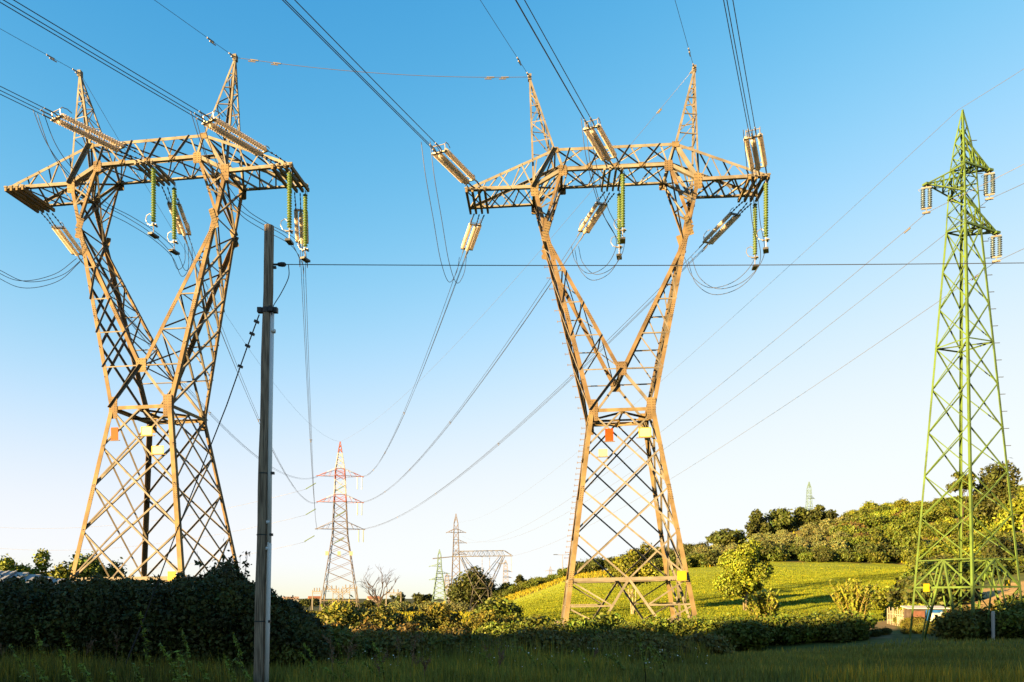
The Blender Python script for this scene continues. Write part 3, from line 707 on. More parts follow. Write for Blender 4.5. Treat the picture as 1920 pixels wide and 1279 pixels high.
# ---------------------------------------------------------------- green pylon
def green_pylon():
    D = 42.0; c = at(1812, 1117, D); zb = hz(c.x, c.y)
    root = thing('green_pylon', 'slim green painted lattice pylon at the right with three short arms', 'pylon', (c.x, c.y, zb), (0, -.010, R(20.5)))
    st = M['greenpaint']; z0 = -zb
    def zz(py): return (HZ-py)/F*D+z0
    # half-width of the square body against height
    prof = [(-.2, 2.02), (zz(1117), 1.86), (zz(430), .62), (zz(320), .47), (zz(268), .30), (zz(208), .03)]
    def hw(z): return float(np.interp(z, [p[0] for p in prof], [p[1] for p in prof]))
    def cn(sx, sy, z): h = hw(z); return Vector((sx*h, sy*h, z))
    for sx in (-1, 1):
        for sy in (-1, 1):
            mb = MB()
            for (za, _), (zb_, _) in zip(prof[:-1], prof[1:]):
                mb.angle(cn(sx, sy, za), cn(sx, sy, zb_), (-sx, 0, 0), (0, -sy, 0), .125 if za < zz(500) else .085, .013)
            mb.build('leg', st, root)
    fr = zz(1101); k = zz(1050)
    lv = [k]+[zz(p) for p in (968, 888, 806, 725, 648, 575, 505, 432)]
    up = [zz(p) for p in (432, 400, 368, 340, 318, 295, 268, 240)]
    for a, b, nv in (((-1, -1), (1, -1), (0, -1, 0)), ((1, 1), (-1, 1), (0, 1, 0)), ((-1, 1), (-1, -1), (-1, 0, 0)), ((1, -1), (1, 1), (1, 0, 0))):
        mb = MB(); n = Vector(nv)*-.03
        for L, w in ((lv, .058), (up, .045)):
            for i in range(len(L)-1):
                mb.brace(cn(*a, L[i])+n, cn(*b, L[i+1])+n, nv, w); mb.brace(cn(*b, L[i])+n*2.5, cn(*a, L[i+1])+n*2.5, nv, w)
        mb.brace(cn(*a, fr), cn(*b, fr), nv, .1); mb.brace(cn(*a, k)+n, cn(*b, k)+n, nv, .06)
        mid = (cn(*a, k)+cn(*b, k))/2
        mb.brace(cn(*a, fr), mid, nv, .09); mb.brace(cn(*b, fr), mid, nv, .09)
        f1, f2 = lerp(cn(*a, -.2), cn(*b, -.2), .22), lerp(cn(*a, -.2), cn(*b, -.2), .78)
        mb.brace(mid+n, f1+n, nv, .10); mb.brace(mid+n, f2+n, nv, .10)
        mb.brace(cn(*a, fr)+n, zpt(f1, mid, fr-1.2), nv, .06); mb.brace(cn(*b, fr)+n, zpt(f2, mid, fr-1.2), nv, .06)
        mb.brace(zpt(f1, mid, fr), lerp(cn(*a, fr), mid, .55), nv, .05); mb.brace(zpt(f2, mid, fr), lerp(cn(*b, fr), mid, .55), nv, .05)
        for z in (zz(648), zz(432), zz(318)): mb.brace(cn(*a, z), cn(*b, z), nv, .07)
        mb.build('face_bracing', st, root)
    # plan bracing and step bolts
    mb = MB()
    for z in (zz(648), zz(432), zz(350), zz(318), fr):
        mb.brace(cn(-1, -1, z), cn(1, 1, z), (0, 0, 1), .06); mb.brace(cn(-1, 1, z), cn(1, -1, z), (0, 0, 1), .06)
    mb.build('plan_bracing', st, root)
    mb = MB(); mb.bar((0, 0, 0), (.24, -.12, 0), .03, .03); sb = mb.build('step_bolt', M['band']); me = sb.data; bpy.data.objects.remove(sb)
    for z in np.arange(4, zz(260), .95): link(bpy.data.objects.new('step_bolt', me), root).location = cn(1, -1, z)
    bpy.context.view_layer.update()
    inv = root.matrix_world.inverted()
    tips = []
    # arms: lower chords level at zb, upper stays from higher up; pointing in world +-x
    for (tpx, tpy, zlow, zup) in ((1855, 320, 318, 268), (1737, 346, 372, 322), (1868, 437, 432, 384)):
        tw = at(tpx, tpy, D); tip = inv @ tw; s = -1 if tpx < 1800 else 1
        # the two corners on that side
        ex = Vector((1, 0, 0)); rm = root.matrix_world.to_3x3()
        cs = sorted([(sx, sy) for sx in (-1, 1) for sy in (-1, 1)], key=lambda q: -s*(rm @ Vector((q[0], q[1], 0))).x)
        e = cs[0]; nb = [q for q in cs[1:3]]
        mb = MB(); tipl = tip
        fr_, bk_ = cn(*nb[0], zz(zlow)), cn(*nb[1], zz(zlow)); o = cn(*e, zz(zlow))
        nv = Vector((0, 0, -1))
        mb.brace(fr_, tip, nv, .10); mb.brace(bk_, tip, nv, .10)
        u1, u2 = cn(*nb[0], zz(zup)), cn(*nb[1], zz(zup))
        mb.brace(u1, tip, nv, .08); mb.brace(u2, tip, nv, .08)
        for t in (.3, .55, .78):
            mb.brace(lerp(fr_, tip, t), lerp(bk_, tip, t), nv, .06)
            for q, u in ((fr_, u1), (bk_, u2)): mb.brace(lerp(q, tip, t), lerp(u, tip, t), Vector((0, 1, 0)), .05)
        for t, t2 in ((.05, .3), (.3, .55), (.55, .78)):
            mb.brace(lerp(fr_, tip, t), lerp(bk_, tip, t2), nv, .05); mb.brace(lerp(fr_, tip, t2), lerp(u1, tip, t), Vector((0, 1, 0)), .05); mb.brace(lerp(bk_, tip, t2), lerp(u2, tip, t), Vector((0, 1, 0)), .05)
        mb.brace(fr_, bk_, nv, .07); mb.brace(fr_, o, nv, .07); mb.brace(bk_, o, nv, .07)
        mb.box(tip, (.3, .3, .12)); mb.build('crossarm', st, root)
        tips.append(tw)
    for (px, py, ww, hh, dd, lab) in ((1737, 1102, .34, .46, D-.1, 'yellow danger plate at the left leg'), (1889, 1095, .34, .46, D-.4, 'yellow danger plate at the right leg')):
        p = inv @ at(px, py, dd); mb = MB(); mb.box(p, (ww, .02, hh), rot=Matrix.Rotation(-R(20), 3, 'Z'))
        mb.build('warning_sign', M['yellow'], root)['label'] = lab
    return root, tips
GP, gtips = green_pylon()
ME_G = string_mesh('disc_stack', 1.1, 9, .125, M['greyglass'], 10)
gends = []
for tw, wd in zip(gtips, ('upper right arm', 'left arm', 'lower right arm')):
    root = thing('suspension_insulator', 'grey double insulator string hanging from the %s of the green pylon' % wd, 'insulator', tw-Vector((0, 0, .08)), (0, 0, R(-20)), 'grey insulators on the green pylon')
    mb = MB(); mb.box((0, 0, -.1), (.5, .06, .08)); mb.tube([(0, 0, .05), (0, 0, -.1)], .03, 5); mb.tube([(-.24, 0, -.1), (-.4, 0, -.16), (-.34, 0, -.26)], .015, 4); mb.build('yoke_plate', M['farpale'], root)
    for s in (-1, 1):
        o = link(bpy.data.objects.new('disc_stack', ME_G), root); o.location = (s*.17, 0, -.13); o.rotation_euler = (0, R(90), 0)
    mb = MB(); mb.box((0, 0, -1.27), (.5, .06, .08)); mb.tube([(0, 0, -1.27), (0, 0, -1.5)], .03, 5); mb.box((0, 0, -1.5), (.4, .1, .1)); mb.build('suspension_clamp', M['farpale'], root)
    gends.append(tw-Vector((0, 0, 1.6)))
gends.append(at(1797, 206, 42))
FT = Vector(((855-CX)/F*330, 330, 0))
for p, fz, dx, pk2, wd in zip(gends, (30, 30, 24, 36), (3, -3, 3, 0), ((1920, 340), (1920, 304), (1935, 455), (1920, 125)), ('upper right arm', 'left arm', 'lower right arm', 'top')):
    dest = Vector((FT.x+dx, FT.y, fz+hz(FT.x, FT.y)+2))
    # the near span: straight on past the frame's right edge, the line turning slightly at the pylon
    e = at(pk2[0], pk2[1], p.y-4.0); d = (e-p); far = p+d*6
    pts = span(far, p, .2, 8)[:-1]+span(p, dest, 9.0 if wd != 'top' else 6.0, 60)
    wire('conductor_wire' if wd != 'top' else 'earth_wire', pts, .014 if wd != 'top' else .011, M['wire_pale'], 'thin pale wire passing the %s of the green pylon' % wd, 'wire', 'wires of the green pylon')
    for s_, w3 in ((1, 'beyond'), (-1, 'before')):
        if wd == 'top' or (s_ < 0): continue
        i = 8; p_, q_ = pts[i], pts[i+1]; d = (q_-p_).normalized(); mb = MB(); c0 = p_+d*1.3
        mb.tube([c0-Vector((0, 0, .08)), c0+d*.5-Vector((0, 0, .08))], .04, 6); mb.tube([c0+d*.1, c0+d*.1-Vector((0, 0, .08))], .02, 4)
        tag(mb.build('vibration_damper', M['fitting']), 'small damper on the wire just %s the %s of the green pylon' % (w3, wd), 'damper', 'dampers on the green pylon wires')

# ---------------------------------------------------------------- far pylons
def square_pylon(name, label, cat, x, y, prof, levels, arms, w, m, colour=None, group=None, yaw=0.0, xlat=True, ins=None):
    zb = hz(x, y); root = thing(name, label, cat, (x, y, zb), (0, 0, yaw), group)
    hs = [p[0] for p in prof]; ws = [p[1] for p in prof]
    def cn(sx, sy, z): h = float(np.interp(z, hs, ws)); return Vector((sx*h, sy*h, z))
    col = colour or (lambda z: 0); ms = m if isinstance(m, list) else [m]
    zsplit = sorted(set(hs+levels))
    for sx in (-1, 1):
        for sy in (-1, 1):
            mb = MB()
            for a, b in zip(zsplit[:-1], zsplit[1:]): mb.angle(cn(sx, sy, a), cn(sx, sy, b), (-sx, 0, 0), (0, -sy, 0), w*1.5, mi=col((a+b)/2))
            mb.build('leg', ms, root)
    mb = MB()
    for a, b, nv in (((-1, -1), (1, -1), (0, -1, 0)), ((1, 1), (-1, 1), (0, 1, 0)), ((-1, 1), (-1, -1), (-1, 0, 0)), ((1, -1), (1, 1), (1, 0, 0))):
        for i in range(len(levels)-1):
            z1, z2 = levels[i], levels[i+1]; c = col((z1+z2)/2)
            mb.brace(cn(*a, z1), cn(*b, z2), nv, w, mi=c); mb.brace(cn(*b, z1), cn(*a, z2), nv, w, mi=c)
    mb.build('bracing', ms, root)
    for (z, zt, L, side, *rest) in arms:
        mb = MB(); c = col(z); tip = Vector((side*L, 0, z)); f = .65
        for sy in (-1, 1):
            q, u = cn(side, sy, z), cn(side, sy, zt)
            mb.brace(q, lerp(q, tip, f), (0, 0, -1), w, mi=(1 if len(ms) > 2 and c == 0 else c)); mb.brace(lerp(q, tip, f*.0), tip, (0, 0, -1), w, mi=c)
            mb.brace(u, lerp(u, tip, .45), (0, sy, 0), w, mi=(1 if len(ms) > 2 and c == 0 else c)); mb.brace(lerp(u, tip, .45), tip, (0, sy, 0), w, mi=c)
            for t in (.35, .65): mb.brace(lerp(q, tip, t), lerp(u, tip, t-.15), (0, sy, 0), w*.7, mi=c)
        mb.brace(cn(side, -1, z), cn(side, 1, z), (0, 0, 1), w, mi=c); mb.box(tip, (w*3, w*5, w*2), mi=c)
        for s2 in (-1, 1): mb.brace(cn(s2, -1, z), cn(-s2, -1, z), (0, -1, 0), w*1.3, mi=c); mb.brace(cn(s2, -1, zt), cn(-s2, -1, zt), (0, -1, 0), w*1.3, mi=c)
        mb.build('crossarm', ms, root)
    return root
# red and white pylon; heights measured from its feet
zr = hz(RED['x'], RED['y']); o_ = -zr
def rcol(z):
    z = z-o_
    if z < 26.5: return 2
    if z < 30.2: return 0
    if z < 33.6: return 1
    if z < 37.3: return 0
    if z < 42: return 1
    return 0
red = square_pylon('red_white_pylon', 'distant square pylon with red and white painted upper part and three pairs of arms', 'pylon', RED['x'], RED['y'],
    [(-.5, 5.6), (o_+17.5, 2.25), (o_+37, 1.4), (o_+45.2, .15)],
    [0, o_+3.6, o_+7, o_+10, o_+12.7, o_+15.2, o_+17.5, o_+19.4, o_+22, o_+24.7, o_+27.4, o_+29.4, o_+31.6, o_+34, o_+35.6, o_+37, o_+38.8, o_+40.4, o_+41.9, o_+43.2, o_+44.3],
    [(o_+z, o_+z+2.1, 6.6 if z > 20 else 7.0, s) for z in (35.0, 27.4, 19.5) for s in (-1, 1)], .12, [M['red'], M['white'], M['farsteel']], rcol, yaw=R(8))
mb = MB(); mb.bar((-5, -5, 3.4), (5, -5, 3.4), .3, .3); mb.bar((-5, 5, 3.4), (5, 5, 3.4), .3, .3); mb.build('base_frame', M['farsteel'], red)
for x in (-3.4, 0, 3.4):
    mb = MB(); mb.box((x, -3.8, 17.0), (.9, .1, 1.2)); mb.build('warning_sign', M['cream'], red)
mb = MB(); mb.lathe([(0, .02), (.05, .13), (3.6, .13), (3.65, .02)], 8); o = mb.build('strain_insulator', M['greenglass']); ME_RI = o.data; bpy.data.objects.remove(o)
for z, hw_ in ((35.0, 'top'), (27.4, 'middle'), (19.5, 'lowest')):
    for sx, wd in ((-1, 'left'), (1, 'right')):
        tipx_ = RED['x']+sx*(6.6 if z > 20 else 7.0); n_ = 2
        for k in range(n_):
            o = link(bpy.data.objects.new('hanging_insulator', ME_RI))
            if sx > 0:
                o.location = (tipx_-k*1.3-.2, RED['y']-.3, z-.2); o.rotation_euler = (0, R(90), 0); lab = 'hanging below the'; w4 = ('outer', 'inner')[k]
            else:
                o.location = (tipx_-.8-k*.3+(k*9), RED['y']+1, z-1.8-k*.6); o.rotation_euler = (R(0), R(28), R(170)); lab = 'slanting from the'; w4 = ('outer', 'inner')[k]
            tag(o, '%s pale insulator %s %s %s arm of the red and white pylon' % (w4, lab, hw_, wd), 'insulator', 'insulators on the red and white pylon')
    # onward spans to the far left
    p0 = Vector((RED['x']-10.3, RED['y']+1, z-3.6)); q0 = p0+Vector((-150, 60, -4))
    wire('conductor_wire', span(p0, q0, 6), .03, M['wire_pale'], 'faint far wire leaving the %s left arm of the red and white pylon' % hw_, 'wire', 'wires leaving the red and white pylon')

# small flat-topped delta pylon in front of the dense tree
def small_delta():
    D = 250.0; s = F/D; c = gpt(904, D); z0 = c.z
    root = thing('small_delta_pylon', 'small far grey pylon with a flat top beam before the dense round tree', 'pylon', c, (0, 0, R(-14)))
    def zz(py): return (HZ-py)/s-z0
    W, Wz, Cz, Bz, Tz = 2.6, zz(1103), zz(1098), zz(1043), zz(1033)
    base = 3.7; top = 7.6; m = M['fargrey']; w = .15
    for sx in (-1, 1):
        for sy in (-1, 1):
            mb = MB(); mb.angle((sx*base, sy*base, -.4), (sx*W, sy*W*.8, Wz), (-sx, 0, 0), (0, -sy, 0), w*1.3); mb.build('leg', m, root)
        mb = MB()
        for sy in (-1, 1):
            mb.angle((sx*W, sy*W*.8, Wz), (sx*top, sy*1.2, Bz), (-sx, 0, 0), (0, -sy, 0), w*1.3); mb.angle((0, sy*W*.8, Wz+3), (sx*top*.82, sy*1.2, Bz), (sx, 0, 0), (0, -sy, 0), w*1.2)
            for t in (.25, .5, .75):
                mb.brace(lerp((sx*W, sy*W*.8, Wz), (sx*top, sy*1.2, Bz), t), lerp((0, sy*W*.8, Wz+3), (sx*top*.82, sy*1.2, Bz), t), (0, sy, 0), w*.6)
            mb.brace((sx*W, sy*W*.8, Wz), (0, sy*W*.8, Wz+3), (0, sy, 0), w)
            mb.brace(lerp((sx*W, -sy*W*.8, Wz), (sx*top, -sy*1.2, Bz), .0), lerp((sx*W, sy*W*.8, Wz), (sx*top, sy*1.2, Bz), .5), (sx, 0, 0), w*.6)
            mb.brace(lerp((sx*W, -sy*W*.8, Wz), (sx*top, -sy*1.2, Bz), .5), lerp((sx*W, sy*W*.8, Wz), (sx*top, sy*1.2, Bz), 1), (sx, 0, 0), w*.6)
        mb.build('fork_limb', m, root)
    mb = MB()
    for a, b, nv in (((-1, -1), (1, -1), (0, -1, 0)), ((1, 1), (-1, 1), (0, 1, 0)), ((-1, 1), (-1, -1), (-1, 0, 0)), ((1, -1), (1, 1), (1, 0, 0))):
        A0, B0 = Vector((a[0]*base, a[1]*base, 0)), Vector((b[0]*base, b[1]*base, 0)); A1, B1 = Vector((a[0]*W, a[1]*W*.8, Wz)), Vector((b[0]*W, b[1]*W*.8, Wz))
        mb.brace(A0, B1, nv, w*.8); mb.brace(B0, A1, nv, w*.8); mb.brace(A1, B1, nv, w)
    mb.build('bracing', m, root)
    mb = MB(); tip = 10.2
    for sy in (-1, 1):
        mb.brace((-tip, sy*1.2, Bz), (tip, sy*1.2, Bz), (0, sy, 0), w); mb.brace((-top, sy*1, Tz), (top, sy*1, Tz), (0, sy, 0), w)
        for s2 in (-1, 1): mb.brace((s2*top, sy, Tz), (s2*tip, sy*1.2, Bz+.1), (0, sy, 0), w)
        n = 9
        for i in range(n):
            x0, x1 = -top+2*top*i/n, -top+2*top*(i+1)/n; xm = (x0+x1)/2
            mb.brace((x0, sy*1.2, Bz), (xm, sy, Tz), (0, sy, 0), w*.6); mb.brace((xm, sy, Tz), (x1, sy*1.2, Bz), (0, sy, 0), w*.6)
    mb.build('crossarm', m, root)
    for x in (-10, 0, 2.6, 10):
        mb = MB(); L = 5 if x != -10 else 2
        if x == -10: mb.bar((x, 0, Bz), (x-6, -4, Bz-.8), .3, .3)
        else: mb.bar((x, 0, Bz), (x, 0, Bz-L), .12, .12)
        mb.build('insulator', M['fitting'], root)
small_delta()
def far_tower(px, D, top_py, w0, w1, arms, m, label, name='far_pylon', bw=.2):
    c = gpt(px, D); h = (HZ-top_py)/F*D-c.z
    lv = list(np.linspace(0, h*.97, 13))
    return square_pylon(name, label, 'pylon', c.x, c.y, [(-.5, w0), (h*.7, w1*1.3), (h*.9, w1), (h, .12)], lv, [(h*a, h*a+h*.035, L, s) for (a, L, s) in arms], bw, m, group='slender far pylons')
far_tower(824, 300, 1030, 3.4, .7, ((.72, 4, -1), (.6, 4, 1), (.5, 4, -1)), M['fargreen'], 'slender pale green far pylon left of the dense round tree', bw=.15)
far_tower(855, 330, 963, 2.5, .95, ((.80, 4.2, 1), (.80, 4.2, -1), (.69, 4.6, 1), (.57, 4.6, 1)), M['farsteel'], 'tallest rusty brown far pylon rising behind the dense round tree', bw=.14)
far_tower(838, 460, 1075, 1.6, 1.2, ((.9, 3, 1), (.75, 3, 1)), M['farpale'], 'tiny pale far pylon between the green and the rusty far pylons', bw=.18)
far_tower(948, 480, 1050, 2.2, 1.2, ((.9, 4, -1), (.7, 4, 1), (.55, 4, 1)), M['farpale'], 'pale thin far pylon right of the dense round tree', bw=.2)
far_tower(1032, 620, 1062, 2.2, .9, ((.85, 4, 1), (.85, 4, -1)), M['farpale'], 'tiny faint far pylon just left of the foot of the middle pylon', bw=.16)
far_tower(1517, 330, 903, 2.2, .8, ((.75, 2.4, 1), (.6, 2.4, -1)), M['fargreen'], 'pale green pylon standing on the hilltop behind the trees', bw=.10)

# ---------------------------------------------------------------- wooden pole, its stay and cable
def wooden_pole():
    b = Vector(((484.5-CX)/F*15, 15, -1.85)); top = at(505.5, 424, 15)
    root = thing('wooden_pole', 'weathered wooden utility pole with a grey conduit in front of the left pylon', 'utility pole', b)
    mb = MB(); n = 14; d = top-b
    mb.tube([d*(i/n)+Vector((.008*math.sin(i*1.7), 0, 0)) for i in range(n+1)], [.107-.013*(i/n) for i in range(n+1)], 18); 
    mb.build('pole_shaft', M['wood'], root, False)
    def ax(py): z = (HZ-py)/F*15; return d*((z-b.z)/d.z)
    off = Vector((.142, -.04, 0))
    mb = MB(); mb.tube([ax(1290)+off+Vector((.03, 0, 0)), ax(1020)+off+Vector((.02, 0, 0)), ax(1018)+off*.98], .045, 12)
    mb.tube([ax(1030)+off+Vector((.02, 0, 0)), ax(800)+off*.86, ax(588)+off*.72], .042, 12)
    for py in (1032, 983, 625): mb.tube([ax(py)+off*.94, ax(py-6)+off*.98], .05, 12)
    mb.build('conduit', M['pvc'], root, True)
    mb = MB(); c = ax(583); mb.tube([c-Vector((0, 0, .05)), c+Vector((0, 0, .05))], .108, 18); mb.box(c+Vector((-.14, -.03, 0)), (.09, .1, .1)); mb.box(c+Vector((.16, -.03, 0)), (.1, .1, .1)); mb.box(c+Vector((.1, -.12, 0)), (.08, .06, .1))
    mb.build('stay_band', M['band'], root)
    for py in (1003, 888, 1165):
        mb = MB(); c = ax(py); mb.tube([c-Vector((0, 0, .012)), c+Vector((0, 0, .012))], .112-.012*((1290-py)/870), 18); mb.box(c+Vector((.2, -.05, 0)), (.06, .06, .05)); mb.build('conduit_strap', M['band'], root)
    mb = MB(); c = ax(496)+Vector((.1, 0, 0)); mb.tube([c, c+Vector((.14, 0, 0))], .02, 6); mb.lathe([(.07, .02), (.1, .04), (.17, .05), (.22, .045), (.25, .015)], 8, c=c)
    mb.tube([c+Vector((0, 0, -.06)), c+Vector((.05, 0, -.06))], .03, 6); mb.build('cable_anchor', M['band'], root)
    return b, ax
pb, pax = wooden_pole()
P0 = at(534, 496, 15)
wire('overhead_cable', span(P0, at(2350, 487, 15.6), .06, 40), .0085, M['wire'], 'thin dark cable stretched level from the wooden pole to the right edge', 'cable')
wire('drop_cable', smooth([at(541, 497, 15), at(541, 520, 14.97), at(527, 550, 14.95), at(513, 573, 14.92), at(509, 590, 14.9)]), .009, M['wire'], 'short slack cable dropping from the anchor to the conduit on the wooden pole', 'cable')
sp = [at(486, 590, 14.9), at(462, 655, 15.2), at(425, 760, 15.6), at(330, 1000, 16.6), at(272, 1155, 17.1), at(233, 1252, 17.3), at(222, 1268, 17.3)]
stay = thing('stay_wire', 'dark stay wire running from the wooden pole down to the ground at left', 'stay wire', sp[-1])
mb = MB(); mb.tube([q-sp[-1] for q in sp], [.013]*4+[.014, .022, .028], 6); mb.build('stay_rope', M['wire'], stay)
for t in (.2, .55, .9, 1.3):
    q = lerp(sp[int(t)], sp[int(t)+1], t-int(t))-sp[-1]; mb = MB(); mb.box(q, (.09, .06, .05), rot=Matrix.Rotation(.4, 3, 'Y')); mb.build('stay_clamp', M['band'], stay)

exec_veg = True
# ---------------------------------------------------------------- vegetation
def leaf_cards(pts, size, up=0.25, nrm=None, aspect=1.6, rng=RNG, jit=0.55):
    n = len(pts); s = size*rng.uniform(1-jit, 1+jit, (n, 1))
    d = rng.normal(size=(n, 3)); d[:, 2] += up
    if nrm is not None: d = d*0.55+nrm
    d /= np.linalg.norm(d, axis=1, keepdims=True)
    r = rng.normal(size=(n, 3)); e1 = np.cross(d, r); e1 /= np.linalg.norm(e1, axis=1, keepdims=True); e2 = np.cross(d, e1)
    a, b = e1*s*0.5*aspect, e2*s*0.5
    bend = d*s*.18
    V = np.stack([pts-a, pts-b*.9+bend*.5, pts+a, pts+b*.9+bend*.5], 1).reshape(-1, 3)
    Fq = np.arange(4*n).reshape(n, 4)
    return V, Fq
def crown_points(blobs, n, rng=RNG, shell=0.55):
    vol = np.array([b[3]*b[4]*b[5] for b in blobs])**(2/3.); cnt = np.maximum(1, (n*vol/vol.sum()).astype(int))
    out, nn, tint = [], [], []
    for b, k in zip(blobs, cnt):
        d = rng.normal(size=(k, 3)); d /= np.linalg.norm(d, axis=1, keepdims=True)
        rad = (shell+(1-shell)*rng.random((k, 1))**.7)*(1+.18*rng.normal(size=(k, 1)))
        out.append(np.array(b[:3])+d*rad*np.array(b[3:6])); nn.append(d); tint.append(np.full(k, rng.uniform(.72, 1.25)))
    return np.concatenate(out), np.concatenate(nn), np.concatenate(tint)
def leaf_mesh(name, blobs, n, size, m, rng=RNG, aspect=1.6, warm=0.2, shell=.55, zmin=None):
    p, nn, t = crown_points(blobs, n, rng, shell)
    if zmin is not None: p[:, 2] = np.maximum(p[:, 2], zmin+rng.random(len(p))*size)
    V, Fq = leaf_cards(p, size, nrm=nn*.5, aspect=aspect, rng=rng)
    tint = t*rng.uniform(.8, 1.2, len(p)); w_ = rng.normal(0, warm, len(p))
    col = np.stack([tint*(1+w_*.6), tint, tint*(1-w_*.4)], -1); col = np.clip(np.repeat(col, 4, 0), .2, 2)
    me = np_mesh(name, V, Fq, col); me.materials.append(m); return me
def clump_blobs(rx, ry, rz, cz, k, rng, sub=.42, flat=1.0):
    out = []
    for i in range(k):
        d = rng.normal(size=3); d /= np.linalg.norm(d); r = rng.uniform(.45, .85)
        if d[2] < -.5: d[2] *= .4
        s = rng.uniform(.7, 1.25)*sub
        out.append((d[0]*rx*r, d[1]*ry*r, cz+d[2]*rz*r, rx*s, ry*s, rz*s*.85*flat))
    return out
def trunk_mesh(name, h, r, tips, m, rng, lean=0.0, forks=1):
    mb = MB(); base = Vector((0, 0, -.3))
    for f in range(forks):
        a = 2*math.pi*f/forks+rng.uniform(0, 1); sp_ = .12*h*(forks > 1)
        ttop = Vector((math.cos(a)*sp_+lean*h, math.sin(a)*sp_, h))
        b0 = base+Vector((math.cos(a)*r*1.2, math.sin(a)*r*1.2, 0))*(forks > 1)
        pts = [lerp(b0, ttop, t)+Vector((.03*h*math.sin(t*4+f), .02*h*math.cos(t*3), 0))*(t*(1-t)*4) for t in np.linspace(0, 1, 7)]
        mb.tube(pts, [r*(1.25 if i == 0 else 1-.6*i/6) for i in range(7)], 8)
        for tp in tips[f::forks]:
            k = rng.integers(3, 7); q = pts[k]; tp = Vector(tp)
            mid = lerp(q, tp, .5)+Vector((0, 0, -.08*h))
            mb.tube([q, mid, tp], [r*.42, r*.27, r*.08], 6)
    o = mb.build(name, m, None, True); me = o.data; bpy.data.objects.remove(o); return me
def make_tree(seed, rx, rz, trunk_h, n, leaf, m, bark, k=14, rt=.15, forks=1, ry=None, lean=0., sub=.42, flat=1., warm=.2):
    rng = np.random.default_rng(seed); ry = ry or rx
    bl = clump_blobs(rx, ry, rz, trunk_h+rz*.75, k, rng, sub, flat)
    bl = [(b[0]+lean*(b[2]), *b[1:]) for b in bl]
    return (leaf_mesh('crown', bl, n, leaf, m, rng, warm=warm), trunk_mesh('trunk', trunk_h+rz*.5, rt, [b[:3] for b in bl], bark, rng, lean, forks))
def put_tree(meshes, name, label, cat, loc, scale=1.0, rz=0.0, group=None, zs=None):
    root = thing(name, label, cat, loc, (0, 0, rz), group); root.scale = (scale, scale, zs or scale)
    link(bpy.data.objects.new('crown', meshes[0]), root); link(bpy.data.objects.new('trunk', meshes[1]), root)
    return root
def make_bush(seed, rx, ry, h, n, leaf, m, k=10, warm=.25, aspect=1.6):
    rng = np.random.default_rng(seed); bl = []
    for i in range(k):
        a = rng.uniform(0, 2*math.pi); r = math.sqrt(rng.random())*.72; z = rng.uniform(.25, .8)*h*(1-.45*r)
        s = rng.uniform(.28, .48); bl.append((math.cos(a)*r*rx, math.sin(a)*r*ry, z, rx*s, ry*s, h*s*.62))
    bl.append((0, 0, h*.4, rx*.7, ry*.7, h*.45))
    me = leaf_mesh('foliage', bl, n, leaf, m, rng, warm=warm, aspect=aspect, zmin=.02)
    mb = MB()
    for i in range(9):
        b = bl[rng.integers(0, k)]; mb.tube([(b[0]*.15, b[1]*.15, -.15), (b[0]*.6, b[1]*.6, b[2]*.55), (b[0], b[1], b[2]+b[5]*.7)], [.03*h, .02*h, .006*h], 5)
    o = mb.build('stems', M['darkbark'], None, True); st = o.data; bpy.data.objects.remove(o)
    return me, st
def put_bush(meshes, name, label, loc, scale=1.0, rz=0.0, group=None, zs=None, cat='bush'):
    root = thing(name, label, cat, loc, (0, 0, rz), group); root.scale = (scale, scale, zs or scale)
    link(bpy.data.objects.new('foliage', meshes[0]), root); link(bpy.data.objects.new('stems', meshes[1]), root)
    return root

